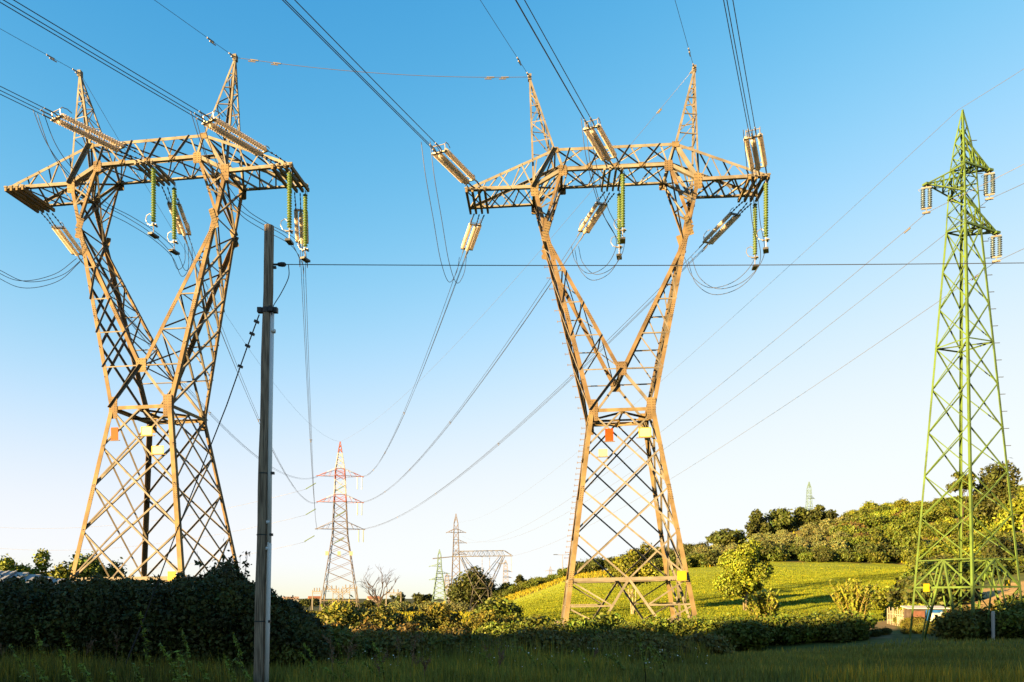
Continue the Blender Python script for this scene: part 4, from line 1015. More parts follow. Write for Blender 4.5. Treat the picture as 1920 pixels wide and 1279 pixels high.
# --- hedge at the left, in the shade: one long bramble hedge
def hedge():
    rng = np.random.default_rng(5); n = 190000
    px = rng.uniform(-160, 625, n); D = 19.2+5.2*rng.random(n)**.8
    topy = np.interp(px, [-160, 0, 100, 200, 300, 380, 410, 432, 455, 480, 530, 580, 625], [1108, 1108, 1108, 1104, 1108, 1100, 1082, 1066, 1096, 1114, 1140, 1165, 1215])
    x = (px-CX)/F*D; topz = (HZ-topy)/F*D; g = H(x, D)
    topz = topz+.24*np.sin(px*.06)*np.sin(D*1.6+px*.02)+.12*np.sin(px*.21+D*4)+np.abs(rng.normal(0, .07, n))
    front = np.clip((D-19.2)/1.1, 0, 1)           # rounded front shoulder
    topz = g+(topz-g)*np.sqrt(np.clip(1-(1-front)**2*.75, 0, 1))
    z = g+(topz-g)*(1-rng.random(n)**1.6*.98); z += rng.normal(0, .05, n)
    pts = np.stack([x, D, z], -1)
    V, Fq = leaf_cards(pts, .066, nrm=np.array([[0, -.3, .25]]), rng=rng)
    cl = .75+.5*(smooth_noise(pts[:, 0]*2.2, pts[:, 2]*2.6+pts[:, 1])*.5+.5); t = cl*rng.uniform(.7, 1.3, n); w_ = rng.normal(0, .2, n)
    col = np.repeat(np.clip(np.stack([t*(1+w_), t, t*(1-w_*.3)], -1), .2, 2), 4, 0)
    me = np_mesh('bramble_hedge', V-np.array([-10, 22, -2]), Fq, col); me.materials.append(M['leaf_hedge'])
    o = link(bpy.data.objects.new('bramble_hedge', me)); o.location = (-10, 22, -2)
    tag(o, 'long dark bramble hedge in shade under the left pylon', 'hedge')
    for k in range(70):
        px0 = rng.uniform(-40, 590); D0 = rng.uniform(19.4, 22.5); ty = np.interp(px0, [0, 100, 200, 300, 380, 432, 480, 530, 600], [1106, 1106, 1104, 1108, 1100, 1070, 1114, 1140, 1195])
        x0 = (px0-CX)/F*D0; z0 = (HZ-ty)/F*D0-rng.uniform(.1, 1.5 if k % 2 else .25); a = rng.uniform(-1.2, 1.2); L = rng.uniform(.35, .95)
        b = Vector((x0+10, D0-22, z0+2)); d = Vector((math.sin(a)*.8, -.55, .9 if k % 2 == 0 else .45)).normalized()
        pts = [b+d*L*t+Vector((0, 0, -.45*L*t*t)) for t in np.linspace(0, 1, 6)]
        mb = MB(); mb.tube(pts, [.008, .007, .006, .005, .004, .003], 4)
        for q in range(14):
            t = rng.uniform(.15, 1)*5; i = min(int(t), 4); p = lerp(pts[i], pts[i+1], t-i); e = Vector(rng.normal(0, 1, 3)).normalized(); f = e.cross(Vector((.3, .2, .9))).normalized(); h = rng.uniform(.05, .12)
            mb.add([p, p+e*h*.5+f*h*.32, p+e*h, p+e*h*.5-f*h*.32], [(0, 1, 2, 3)], 1)
        mb.build('shoot', [M['darkbark'], M['leaf_shoot']], o)
hedge()

# --- tall thin shoots above the hedge
def shoots():
    for k, (px, py, D, wd) in enumerate(((402, 1012, 22.5, 'taller left'), (437, 1030, 22.3, 'bushier right'))):
        rng = np.random.default_rng(60+k); b = gpt(px+4, D); h = (HZ-py)/F*D-b.z
        root = thing('tree_sapling', '%s thin sapling sticking up from the dark hedge beside the wooden pole' % wd, 'sapling', b, group='saplings in the hedge')
        mb = MB(); pts = []
        for i in range(6+3*k):
            dx = rng.normal(0, .22); tp = Vector((dx*1.6, rng.normal(0, .15), h*rng.uniform(.78, 1.0))); mb.tube([(dx*.3, 0, 1.0), lerp((dx*.3, 0, 1), tp, .5)+Vector((dx*.15, 0, 0)), tp], [.014, .01, .004], 5)
            for t in rng.uniform(.25, 1, 22): pts.append(lerp((dx*.3, 0, 1), tp, t)+Vector(rng.normal(0, .05, 3)))
        mb.build('stems', M['darkbark'], root)
        V, Fq = leaf_cards(np.array(pts), .09, rng=rng); me = np_mesh('foliage', V, Fq, np.ones((len(V), 3))); me.materials.append(M['leaf_dark']); link(bpy.data.objects.new('foliage', me), root)
shoots()

BUSH = {
 'scrub': [make_bush(20+i, 1.5, 1.2, 1.7, 4200, .10, M['leaf_scrub']) for i in range(3)],
 'brownscrub': [make_bush(25+i, 1.4, 1.2, 1.5, 3600, .10, M['leaf_brown']) for i in range(3)],
 'scrubtop': [make_bush(30+i, 1.6, 1.3, 1.8, 4200, .105, M['leaf_mid']) for i in range(3)],
 'rust': [make_bush(40+i, 1.5, 1.2, 1.6, 2400, .13, M['leaf_rust']) for i in range(2)],
 'yellow': [make_bush(50+i, 1.5, 1.3, 1.9, 5200, .085, M['leaf_gold'], aspect=2.4) for i in range(2)],
 'hill': [make_bush(60+i, 3.2, 3.0, 3.6, 4200, .30, M['leaf_mid'], k=14) for i in range(4)],
 'olive': [make_bush(70+i, 2.7, 2.7, 3.4, 3400, .26, M['leaf_olive'], k=9) for i in range(4)],
 'dark': [make_bush(80+i, 3.4, 3.2, 4.2, 4400, .30, M['leaf_dark'], k=14) for i in range(3)],
 'golden': [make_bush(90+i, 3.2, 3.0, 4.0, 4200, .29, M['leaf_yellow'], k=14) for i in range(3)],
 'browny': [make_bush(95+i, 3.0, 2.8, 3.4, 2000, .40, M['leaf_rust'], k=12) for i in range(2)],
}
rs = random.Random(3)
def scatter(kind, name, label, group, items, cat='bush'):
    for (px, D, s) in items:
        put_bush(rs.choice(BUSH[kind]), name, label, gpt(px, D)+Vector((0, 0, -.05)), s*rs.uniform(.92, 1.08), rs.uniform(0, 6.28), group, cat=cat)
row = [(px+rs.uniform(-14, 14), rs.uniform(24, 40), rs.uniform(.45, .95)) for px in range(560, 1330, 24)]
scatter('brownscrub', 'brownish_bush', 'brownish weedy bush among the green ones of the shaded scrub at the bottom middle', 'brownish bushes of the shaded scrub', row)
scatter('scrub', 'scrub_bush', 'dark bush at the ragged right end of the left hedge beside the wooden pole', 'bushes at the end of the left hedge', [(540, 19.8, .62), (575, 20.5, .8), (602, 22, .75), (628, 21, .55), (650, 23.5, .72), (682, 24.5, .6), (612, 25, .85), (705, 27, .7)])
scatter('scrubtop', 'lone_bush', 'lone leafy bush at the lower left corner of the green field', 'lone bushes at the lower left of the green field', [(928, 62, 1.5), (950, 64, 1.25)])
# shaded scrub between the hedge and the middle pylon, two ragged rows
row = [(px, rs.uniform(40.5, 44), rs.uniform(.7, 1.2)) for px in range(770, 1250, 34)]
scatter('scrub', 'scrub_bush', 'dark green bush in the back row of the shaded scrub at the bottom middle', 'bushes of the shaded scrub', row)
row = [(px+rs.uniform(-10, 10), rs.uniform(27, 38), rs.uniform(.4, .8)) for px in range(570, 1330, 30)]
scatter('scrub', 'scrub_bush', 'small dark weedy bush in the front row of the shaded scrub at the bottom middle', 'bushes of the shaded scrub', row)
row = [(px, rs.uniform(43.5, 46.5), rs.uniform(.95, 1.15)) for px in range(930, 1330, 34)]
scatter('scrubtop', 'hedge_bush', 'green bush of the low hedge at the feet of the middle pylon', 'bushes of the hedge at the middle pylon', row)
row = [(px, rs.uniform(42.5, 46), rs.uniform(1.0, 1.3)) for px in range(1335, 1590, 28)]
scatter('scrubtop', 'hedge_bush', 'taller dark green bush of the hedge right of the middle pylon', 'bushes of the hedge right of the middle pylon', row)
scatter('rust', 'rusty_bush', 'sunlit reddish brown bush below the red and white pylon', 'reddish bushes below the red and white pylon', [(600, 44, .9), (622, 45, 1.25), (655, 43, 1.0), (690, 45, 1.3), (728, 44, .85), (760, 46, 1.1), (860, 47, .9)])
scatter('yellow', 'yellow_bush', 'sunlit yellow green bush in front of the small flat-topped pylon', 'yellow bushes in the middle ground', [(705, 49, 1.35), (780, 50, .75), (815, 52, 1.4), (848, 50, .8), (760, 53, .7), (905, 51, 1.2), (955, 53, .7), (675, 52, .8)])
scatter('yellow', 'yellow_bush', 'bright yellow green leafy weed clump before the legs of the red and white pylon', 'yellow weeds before the red and white pylon', [(600, 50, .8), (640, 49, 1.5), (668, 51, .9), (585, 54, 1.1), (725, 54, 1.3)])
scatter('yellow', 'yellow_bush', 'sunlit yellow leafy bush peeking over the hedge at the left edge', 'yellow bushes at the left edge', [(-15, 30, 1.25), (22, 31, 1.3), (60, 30, 1.22), (98, 31, 1.25), (128, 32, 1.15)])
scatter('scrub', 'dark_bush', 'big dark green bush under the green pylon', 'dark bushes under the green pylon', [(1802, 40, 1.15), (1832, 41, 1.25), (1785, 41.5, .85), (1815, 43.5, 1.4), (1845, 43, 1.0)])
scatter('scrubtop', 'green_bush', 'rounded green bush right of the green pylon at the frame edge', 'green bushes at the right edge', [(1897, 40, 1.2), (1930, 41, 1.4), (1915, 44, 1.6), (1882, 43.5, .9)])
scatter('dark', 'dark_bush', 'dark bush behind the shack left of the green pylon', 'dark bushes behind the shack', [(1735, 66, .95), (1760, 64, .8), (1715, 68, .7), (1785, 66, .85)])
scatter('golden', 'golden_bush', 'sunlit golden green bush beside the pale picket fence', 'golden bushes at the picket fence', [(1708, 55, .4), (1722, 54, .42), (1690, 60, .4), (1668, 70, .55)])
scatter('yellow', 'vine_bush', 'small yellow leafy vine growing over the shack left of the green pylon', 'vines on the shack', [(1728, 48.9, .42), (1762, 48.6, .5), (1775, 49.2, .6), (1716, 50, .5), (1785, 48.5, .55), (1700, 50.2, .45), (1708, 49.4, .35), (1738, 48.4, .36), (1690, 54, .4)], 'vine')
scatter('scrub', 'scrub_bush', 'dark weedy bush before the shack left of the green pylon', 'dark weeds before the shack', [(1733, 46.5, .45), (1748, 46, .38), (1775, 46.5, .5), (1718, 46.5, .35), (1700, 46, .3), (1660, 46, .35), (1640, 45.5, .4)])
# hillside
def rows(n, p0, p1, d0, d1, s0, s1): return [(rs.uniform(p0, p1), rs.uniform(d0, d1), rs.uniform(s0, s1)) for _ in range(n)]
scatter('olive', 'olive_tree', 'rounded pale olive tree in the orchard on the hill above the green field', 'olive trees of the hillside orchard', [(px+rs.uniform(-12, 12), D, rs.uniform(.85, 1.15)) for D in (184, 199, 216, 234) for px in range(1310, 1600, 33)], 'olive tree')
TOPROW = [(px+rs.uniform(-8, 8), rs.uniform(170, 178), rs.uniform(.7, 1.1)) for px in range(1230, 1730, 13)]
scatter('dark', 'dark_bush', 'dark bush of the hedge along the upper edge of the green field', 'dark bushes along the top of the green field', TOPROW[::3])
scatter('hill', 'green_bush', 'lighter green bush of the hedge along the upper edge of the green field', 'green bushes along the top of the green field', TOPROW[1::3]+TOPROW[2::3])
scatter('hill', 'green_bush', 'green bush on the overgrown slope left of the green pylon', 'bushes on the overgrown slope', [(px+rs.uniform(-12, 12), D, rs.uniform(.85, 1.4)) for D in (188, 204, 222, 240) for px in range(1585, 1735, 25)])
scatter('browny', 'brown_bush', 'brownish dry bush on the overgrown slope', 'brown bushes on the slope', [(1588, 206, 1.1), (1600, 214, 1.2), (1620, 196, 1.0), (1575, 222, 1.0), (1690, 232, 1.0)])
scatter('golden', 'golden_bush', 'golden sunlit bush on the skyline of the slope left of the green pylon', 'golden bushes on the slope', [(1600, 246, 1.0), (1632, 250, 1.3), (1660, 248, 1.1), (1690, 246, 1.3), (1715, 244, 1.0), (1640, 232, 1.0), (1675, 236, 1.0)])
scatter('hill', 'green_bush', 'green bush in the thicket behind the green pylon', 'bushes of the thicket behind the green pylon', [(px+rs.uniform(-12, 12), D, rs.uniform(.75, 1.25)*(D/150)**.5) for D in (86, 104, 124, 146, 170, 196, 222) for px in range(1742, 1960, 36)])
scatter('golden', 'golden_bush', 'golden bush in the thicket behind the green pylon', 'golden bushes of the thicket', rows(9, 1730, 1950, 84, 215, .8, 1.2))
scatter('dark', 'dark_bush', 'dark bush at the foot of the thicket behind the green pylon', 'dark bushes of the thicket', rows(12, 1725, 1900, 80, 160, .6, .95))
scatter('hill', 'green_bush', 'green bush on the skyline behind the green pylon', 'skyline bushes behind the green pylon', [(px+rs.uniform(-7, 7), rs.uniform(243, 252), rs.uniform(.8, 1.3)) for px in range(1728, 1965, 17)])
# ridge left of the orchard and row beyond the field
scatter('olive', 'olive_tree', 'rounded olive tree in the row left of the dense round tree', 'olive trees of the far row', [(px, rs.uniform(195, 215), rs.uniform(.9, 1.25)) for px in range(745, 870, 15)], 'olive tree')
scatter('hill', 'green_bush', 'small green bush on the field edge left of the middle pylon', 'bushes on the left field edge', [(px+rs.uniform(-6, 6), rs.uniform(225, 255), rs.uniform(.7, 1.2)) for px in range(925, 1075, 14)])
scatter('dark', 'dark_bush', 'dark bush on the ridge seen through the middle pylon', 'bushes on the ridge behind the middle pylon', [(px+rs.uniform(-8, 8), rs.uniform(225, 250), rs.uniform(.8, 1.3)) for px in range(1085, 1330, 18)])
scatter('dark', 'dark_bush', 'far dark bush under the skyline at the foot of the red and white pylon', 'far bushes at the red and white pylon', [(px+rs.uniform(-5, 5), rs.uniform(300, 380), rs.uniform(.6, 1.1)) for px in range(505, 800, 17)])

scatter('dark', 'dark_bush', 'dark bush under the trees of the hilltop grove', 'bushes under the hilltop grove', [(px, 251, rs.uniform(.75, 1.0)) for px in (1412, 1436, 1452, 1476, 1488, 1512, 1524, 1548)])
scatter('hill', 'green_bush', 'green bush at the foot of the tree row behind the grey shed', 'bushes at the left tree row', [(px, 99, rs.uniform(1.35, 1.75)) for px in range(8, 225, 15)])
scatter('hill', 'green_bush', 'green bush beside the dense round tree at the end of the green field', 'bushes beside the dense round tree', [(px, rs.uniform(254, 262), rs.uniform(.9, 1.2)) for px in (908, 920, 930, 940, 950, 960)])
# --- single trees
def T(px, D, *a, **k): pass
def treeat(px, D, top_py, seed, rx_px, trunk_frac, n, leaf, m, bark, name, label, group=None, **kw):
    g = gpt(px, D); h = (HZ-top_py)/F*D-g.z; th_ = h*trunk_frac; rz = (h-th_)/1.75
    me = make_tree(seed, rx_px/F*D, rz, th_, n, leaf, m, bark, **kw)
    return put_tree(me, name, label, 'tree', g, 1.0, 0.0, group)
treeat(1397, 74, 1012, 101, 58, .10, 22000, .15, M['leaf_yellow'], M['bark'], 'broadleaf_tree', 'large yellow green tree alone in the green field right of the middle pylon', k=34, rt=.11, forks=3, sub=.27, ry=2.6)
treeat(1186, 72, 1012, 102, 50, .30, 9000, .15, M['leaf_yellow'], M['whitebark'], 'slender_tree', 'slim yellow tree with pale forked trunks seen through the base of the middle pylon', k=18, rt=.075, forks=3, sub=.30)
treeat(886, 258, 1062, 103, 42, .08, 7000, .62, M['leaf_dark'], M['darkbark'], 'dense_tree', 'dense round dark green tree behind the small flat-topped pylon', k=20, rt=.4, sub=.42)
treeat(975, 245, 1079, 104, 12, .35, 1200, .45, M['leaf_dark'], M['darkbark'], 'round_tree', 'small round tree with a bare stem on the left field edge', k=9, rt=.2)
treeat(1365, 236, 988, 105, 34, .1, 3200, .6, M['leaf_dark'], M['darkbark'], 'hill_tree', 'wide dark tree left of the hilltop grove with a gap between', 'trees of the hilltop grove', k=14, rt=.3)
treeat(1421, 246, 960, 106, 21, .1, 2600, .6, M['leaf_dark'], M['darkbark'], 'hill_tree', 'pointed dark tree at the left end of the hilltop grove', 'trees of the hilltop grove', k=12, rt=.3)
treeat(1462, 250, 952, 107, 32, .15, 3600, .6, M['leaf_dark'], M['darkbark'], 'hill_tree', 'broad dark tree in the middle of the hilltop grove', 'trees of the hilltop grove', k=14, rt=.35)
treeat(1500, 252, 953, 108, 28, .15, 3200, .6, M['leaf_dark'], M['darkbark'], 'hill_tree', 'dark tree of the hilltop grove just below the hilltop pylon', 'trees of the hilltop grove', k=14, rt=.35)
treeat(1533, 252, 947, 109, 28, .18, 3200, .6, M['leaf_dark'], M['darkbark'], 'hill_tree', 'dark tree at the right end of the hilltop grove', 'trees of the hilltop grove', k=13, rt=.35)
treeat(1868, 190, 866, 110, 42, .12, 5200, .55, M['leaf_dark'], M['darkbark'], 'tall_tree', 'tall dark tree on the skyline behind the right leg of the green pylon', k=18, rt=.4)
treeat(1803, 190, 880, 111, 27, .62, 2200, .45, M['leaf_mid'], M['darkbark'], 'umbrella_tree', 'flat crowned tree on a bare trunk behind the green pylon', k=10, rt=.3, flat=.7)
treeat(1918, 165, 915, 112, 38, .12, 3800, .5, M['leaf_yellow'], M['bark'], 'golden_tree', 'golden green tree on the skyline at the right edge', k=15, rt=.3)
for i, (px, D, ty, rx) in enumerate(((35, 95, 1047, 34), (82, 97, 1043, 32), (122, 96, 1030, 38), (165, 98, 1034, 34), (205, 100, 1050, 30))):
    treeat(px, D, ty, 120+i, rx, .04, 6500, .26, M['leaf_yellow'] if i < 3 else M['leaf_mid'], M['darkbark'], 'broadleaf_tree',
           ('leftmost round tree of the row behind the grey shed roof', 'second round tree from the left behind the hedge', 'middle broad tree of the row left of the left pylon', 'dark tree behind the left leg of the left pylon', 'lowest dark tree seen through the base of the left pylon')[i], 'trees behind the left hedge', k=12, rt=.2)
treeat(745, 330, 1110, 131, 14, .1, 1200, .6, M['leaf_dark'], M['darkbark'], 'far_tree', 'small dark far tree on the skyline right of the bare tree', k=9, rt=.3)
treeat(795, 310, 1110, 132, 20, .1, 1500, .6, M['leaf_dark'], M['darkbark'], 'far_tree', 'dark bushy far tree on the skyline below the slender green far pylon', k=10, rt=.3)

def bare_tree():
    D = 150.0; g = gpt(712, D); rng = np.random.default_rng(77)
    root = thing('bare_tree', 'leafless grey tree with spreading branches right of the red and white pylon', 'tree', g)
    trunk, br = MB(), MB(); s = D/F
    def grow(mb, p, d, L, r, lev):
        pts = [p]; q = p
        for i in range(4):
            d = (d+Vector(rng.normal(0, .16, 3))).normalized(); d.z += .03; q = q+d*L/4; pts.append(q)
        mb.tube(pts, [r*(1-.15*i) for i in range(5)], 5)
        if lev < 4:
            for k in range(rng.integers(2, 4)):
                a = rng.uniform(0, 6.28); e = (d+Vector((math.cos(a)*.9, math.sin(a)*.5, rng.uniform(-.2, .5)))*.8).normalized()
                grow(br, pts[rng.integers(2, 5)], e, L*rng.uniform(.55, .8), max(.02, r*.55), lev+1)
    grow(trunk, Vector((0, 0, -.5)), Vector((0.05, 0, 1)), 4.2, .26, 0)
    for a in (-1.0, .9, .15, -.5, .5): grow(br, Vector((0.05, 0, rng.uniform(2.2, 3.8))), Vector((math.sin(a), .1, math.cos(a))), 3.6, .15, 1)
    trunk.build('trunk', M['darkbark'], root); br.build('branches', M['darkbark'], root)
bare_tree()

# --- reeds
def reeds(px, D, top_py, w_px, seed, nst, label):
    g = gpt(px, D); h = (HZ-top_py)/F*D-g.z; w_ = w_px/F*D; rng = np.random.default_rng(seed)
    root = thing('reed_clump', label, 'reeds', g, group='giant reed clumps')
    mb = MB(); Vs = []; Fs = []; cs = []; o = 0
    for i in range(nst):
        a = rng.uniform(0, 6.28); r0 = rng.random()*.35*w_; L = h*rng.uniform(.55, 1.03)
        b = Vector((math.cos(a)*r0, math.sin(a)*r0*.7, -.1)); tp = Vector((b.x*(1.2)+rng.normal(0, .45)*w_*.55, b.y*1.6+rng.normal(0, .25)*w_*.4, L))
        mid = lerp(b, tp, .5)+Vector((0, 0, .06*h)); mb.tube([b, mid, tp], [.025, .02, .008], 5)
        for t in np.linspace(.3, 1, 15):
            p = lerp(lerp(b, mid, t), lerp(mid, tp, t), t); a2 = rng.uniform(0, 6.28); l = rng.uniform(.35, .65)*(.55+.45*h/4)
            d = Vector((math.cos(a2), math.sin(a2), rng.uniform(.5, 1.2))).normalized(); sd_ = d.cross(Vector((0, 0, 1))).normalized()*.075
            q = p+d*l*.55; e = p+d*l+Vector((0, 0, -.18*l)); Vs += [p-sd_*.6, p+sd_*.6, q+sd_, q-sd_, q-sd_, q+sd_, e+sd_*.1, e-sd_*.1]; Fs += [(o, o+1, o+2, o+3), (o+4, o+5, o+6, o+7)]; o += 8
            c = rng.uniform(.75, 1.25); cs += [(c*rng.uniform(.9, 1.25), c, c)]*8
    mb.build('stalks', M['cane'], root)
    me = np_mesh('leaves', [tuple(v) for v in Vs], Fs, cs); me.materials.append(M['leaf_reed']); link(bpy.data.objects.new('leaves', me), root)
reeds(1600, 58, 1090, 62, 201, 120, 'tall sunlit yellow green reed clump at the bottom of the green field')
reeds(1432, 55, 1108, 50, 202, 80, 'lower bright reed clump at the foot of the large yellow green tree')
reeds(625, 52, 1140, 34, 203, 22, 'small bright reed clump below the left leg of the red and white pylon')

# --- grass
def blades(pos, hgt, wid, cols, rng, lean=.35):
    n = len(pos); a = rng.uniform(0, 2*math.pi, n); d = np.stack([np.cos(a), np.sin(a), np.zeros(n)], -1)
    s = np.stack([-d[:, 1], d[:, 0], np.zeros(n)], -1)*wid[:, None]; l = (rng.random(n)*lean)[:, None]
    up = np.array([0, 0, 1.0])
    m = pos+up*(hgt*.55)[:, None]+d*l*hgt[:, None]*.3; t = pos+up*hgt[:, None]*(1-l*.25)+d*l*hgt[:, None]
    V = np.stack([pos-s, pos+s, m+s*.7, m-s*.7, t+s*.08, t-s*.08], 1).reshape(-1, 3)
    b = np.arange(n)[:, None]*6; Fq = np.concatenate([b+np.array([0, 1, 2, 3]), b+np.array([3, 2, 4, 5])], 0)
    return V, Fq, np.repeat(cols, 6, 0)
def sample(n, px0, px1, y0, y1, rng):      # even over the ground, then thinned by distance
    D = 1/(1/y1+(1/y0-1/y1)*rng.random(n)); D = y0*(y1/y0)**rng.random(n)*.5+D*.5
    px = rng.uniform(px0, px1, n); x = (px-CX)/F*D; return np.stack([x, D, H(x, D)-.02], -1)
def grass_patch(name, label, px0, px1, y0, y1, n, h, hv, wd, base, var, m, seed, dry=.0, thin=None):
    rng = np.random.default_rng(seed); p = sample(n, px0, px1, y0, y1, rng)
    if thin is not None: p = p[thin(p, rng)]
    n = len(p); pat = smooth_noise(p[:, 0]*.8, p[:, 1]*.5); hh = h*(1+hv*rng.normal(size=n)*.5+.2*pat); hh = np.clip(hh, h*.25, h*2.4)
    t = rng.uniform(1-var, 1+var, n)*(1+.15*pat); dr = (rng.random(n) < dry+.06*pat)
    col = np.stack([t*np.where(dr, 2.2, 1), t*np.where(dr, 1.5, 1), t], -1)*np.array(base)
    w_ = wd*(p[:, 1]/y0)**.6
    V, Fq, cc = blades(p, hh, w_, col, rng); me = np_mesh(name, V, Fq, cc); me.materials.append(m)
    tag(link(bpy.data.objects.new(name, me)), label, 'grass', kind='stuff')
grass_patch('meadow_grass', 'shaded mown grass across the bottom right foreground', 1120, 2000, 13.5, 42, 60000, .20, .5, .010, (1, 1, 1), .3, M['grass'], 301, .10)
grass_patch('verge_grass', 'shaded long grass and weeds along the bottom left foreground', 470, 1180, 11.5, 34, 44000, .24, .9, .008, (1.0, 1.0, .8), .35, M['grass'], 302, .16,
            thin=lambda p, rng: ~((np.abs(CX+F*p[:, 0]/p[:, 1]-490) < 45) & (p[:, 1] < 15.3)))
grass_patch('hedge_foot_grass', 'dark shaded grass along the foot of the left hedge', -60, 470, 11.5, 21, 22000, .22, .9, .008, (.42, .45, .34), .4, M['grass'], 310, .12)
grass_patch('tall_scrub_grass', 'shaded tall weeds and grass among the scrub at the bottom middle', 540, 1330, 21, 41, 12000, .5, .9, .012, (.9, .9, .7), .4, M['grass'], 306, .12)
grass_patch('tall_verge_grass', 'long seeding grass in front of the dark hedge at the bottom left', -60, 430, 12, 18.5, 4500, .42, .7, .006, (.6, .6, .36), .4, M['grass'], 307, .3)
grass_patch('dry_grass', 'yellowish tall dry grass in the bottom right corner', 1500, 1990, 12.5, 17, 7000, .34, .6, .007, (1.7, 1.4, .9), .3, M['grass'], 303, .3,
            thin=lambda p, rng: rng.random(len(p)) < np.clip((CX+F*p[:, 0]/p[:, 1]-1480)/350, 0, 1)*np.clip((16.6-p[:, 1])/2.5, 0, 1))
grass_patch('field_crop', 'sunlit low green crop covering the hillside field', 905, 1745, 57, 171, 150000, .13, .4, .032, (1, 1, 1), .10, M['crop'], 304, .05,
            thin=lambda p, rng: p[:, 1] < field_edge(CX+F*p[:, 0]/p[:, 1])-2)

grass_patch('rough_grass', 'sunlit rough golden grass on the low ground left of the green field', 480, 960, 56, 235, 26000, .42, .6, .06, (1.25, 1.1, 1.4), .3, M['crop'], 305, .2,
            thin=lambda p, rng: rng.random(len(p)) < np.clip((965-(CX+F*p[:, 0]/p[:, 1]))/90, 0, 1))
grass_patch('dry_hill_grass', 'golden dry grass on the ridge along the upper left edge of the green field', 915, 1340, 166, 250, 12000, .55, .5, .09, (1.4, 1.12, 1.6), .25, M['crop'], 308, .2)
grass_patch('hill_grass', 'sunlit grass between the bushes of the overgrown slope at the right', 1270, 1990, 76, 262, 26000, .5, .5, .08, (1.25, 1.2, 1.2), .25, M['crop'], 309, .15,
            thin=lambda p, rng: p[:, 1] > field_edge(CX+F*p[:, 0]/p[:, 1])+3)
# --- tall weeds at the left and white flowers
def dock(px, py, D, k):
    rng = np.random.default_rng(700+k); b = gpt(px, D); h = (HZ-py)/F*D-b.z
    root = thing('dry_weed', 'dry brown seeding dock stalk standing in the shaded foreground grass', 'weed', b, (0, rng.normal(0, .12), 0), 'dry weed stalks in the foreground')
    mb = MB(); mb.tube([(0, 0, -.05), (.02, 0, h*.5), (.03, 0, h)], [.009, .007, .003], 5); pts = []
    for i in range(7):
        z = h*rng.uniform(.45, .9); a = rng.uniform(0, 6.28); e = Vector((math.cos(a)*.12, math.sin(a)*.12, .16))*rng.uniform(.7, 1.3); p = Vector((.02, 0, z)); mb.tube([p, p+e], [.005, .003], 4)
        for t in np.linspace(.05, 1, 16): pts.append(p+e*t+Vector(rng.normal(0, .012, 3)))
    mb.build('stem', M['dryweed'], root)
    V, Fq = leaf_cards(np.array(pts), .028, aspect=1.3, rng=rng); me = np_mesh('seed_heads', V, Fq, np.repeat(rng.uniform(.6, 1.2, (len(pts), 1))*np.ones((1, 3)), 4, 0)); me.materials.append(M['dryweed']); link(bpy.data.objects.new('seed_heads', me), root)
def weeds():
    spots = [(262, 1150, 13.2, 'tallest'), (300, 1208, 12.6, 0), (333, 1222, 12.2, 0), (322, 1236, 11.8, 0), (420, 1228, 12.4, 0), (440, 1238, 12.2, 0), (205, 1255, 11.6, 0), (372, 1240, 12.6, 0), (60, 1238, 12.2, 0), (110, 1215, 12.6, 0), (150, 1246, 12.0, 0), (250, 1246, 12, 0), (18, 1210, 12.5, 0), (640, 1240, 14, 0), (1140, 1228, 18, 0), (605, 1252, 14, 0)]
    rr_ = random.Random(9)
    for i in range(46):
        D = rr_.uniform(13.5, 22); px = rr_.uniform(0, 1260)
        if abs(px-490) < 40: continue
        g = gpt(px, D); spots.append((px, HZ-(g.z+rr_.uniform(.5, 1.15))/D*F, D, -1 if i % 3 == 0 else 0))
    for k, (px, py, D, wd) in enumerate(spots):
        if wd == -1: dock(px, py, D, k); continue
        rng = np.random.default_rng(400+k); tp = at(px, py, D); b = gpt(px+rng.uniform(15, 45), D); h = tp-b
        root = thing('tall_weed', 'tallest leafy weed leaning left before the dark hedge' if wd else 'leafy seeding weed spike standing in the shaded foreground grass', 'weed', b, group='tall weeds in the foreground')
        mb = MB(); pts = [Vector((h.x*t*t, h.y*t, h.z*t)) for t in np.linspace(0, 1, 7)]; mb.tube(pts, [.009*(1-.1*i) for i in range(7)], 5); mb.build('stem', M['crop'], root)
        t = rng.uniform(.35, 1, 90); p = np.stack([h.x*t*t, h.y*t, h.z*t], -1)+rng.normal(0, .026, (90, 3))*(1.3-t[:, None])
        V, Fq = leaf_cards(p, .028, aspect=3.0, rng=rng, up=.6); me = np_mesh('leaves', V, Fq, np.repeat(rng.uniform(.7, 1.2, (90, 1))*np.ones((1, 3)), 4, 0)); me.materials.append(M['leaf_reed']); link(bpy.data.objects.new('leaves', me), root)
weeds()
def flowers():
    rng = np.random.default_rng(500); n = 420; px = np.concatenate([rng.uniform(600, 1350, 300), rng.uniform(640, 780, 120)]); D = rng.uniform(17, 36, n); x = (px-CX)/F*D
    p = np.stack([x, D, H(x, D)+rng.uniform(.2, .6, n)], -1); V, Fq = leaf_cards(p, .032, up=1.5, aspect=1.0, rng=rng)
    me = np_mesh('wild_flowers', V, Fq); me.materials.append(mat('white_petals', (.75, .75, .7), .7)); tag(link(bpy.data.objects.new('wild_flowers', me)), 'tiny white wild flowers scattered in the shaded foreground', 'flowers', kind='stuff')
flowers()

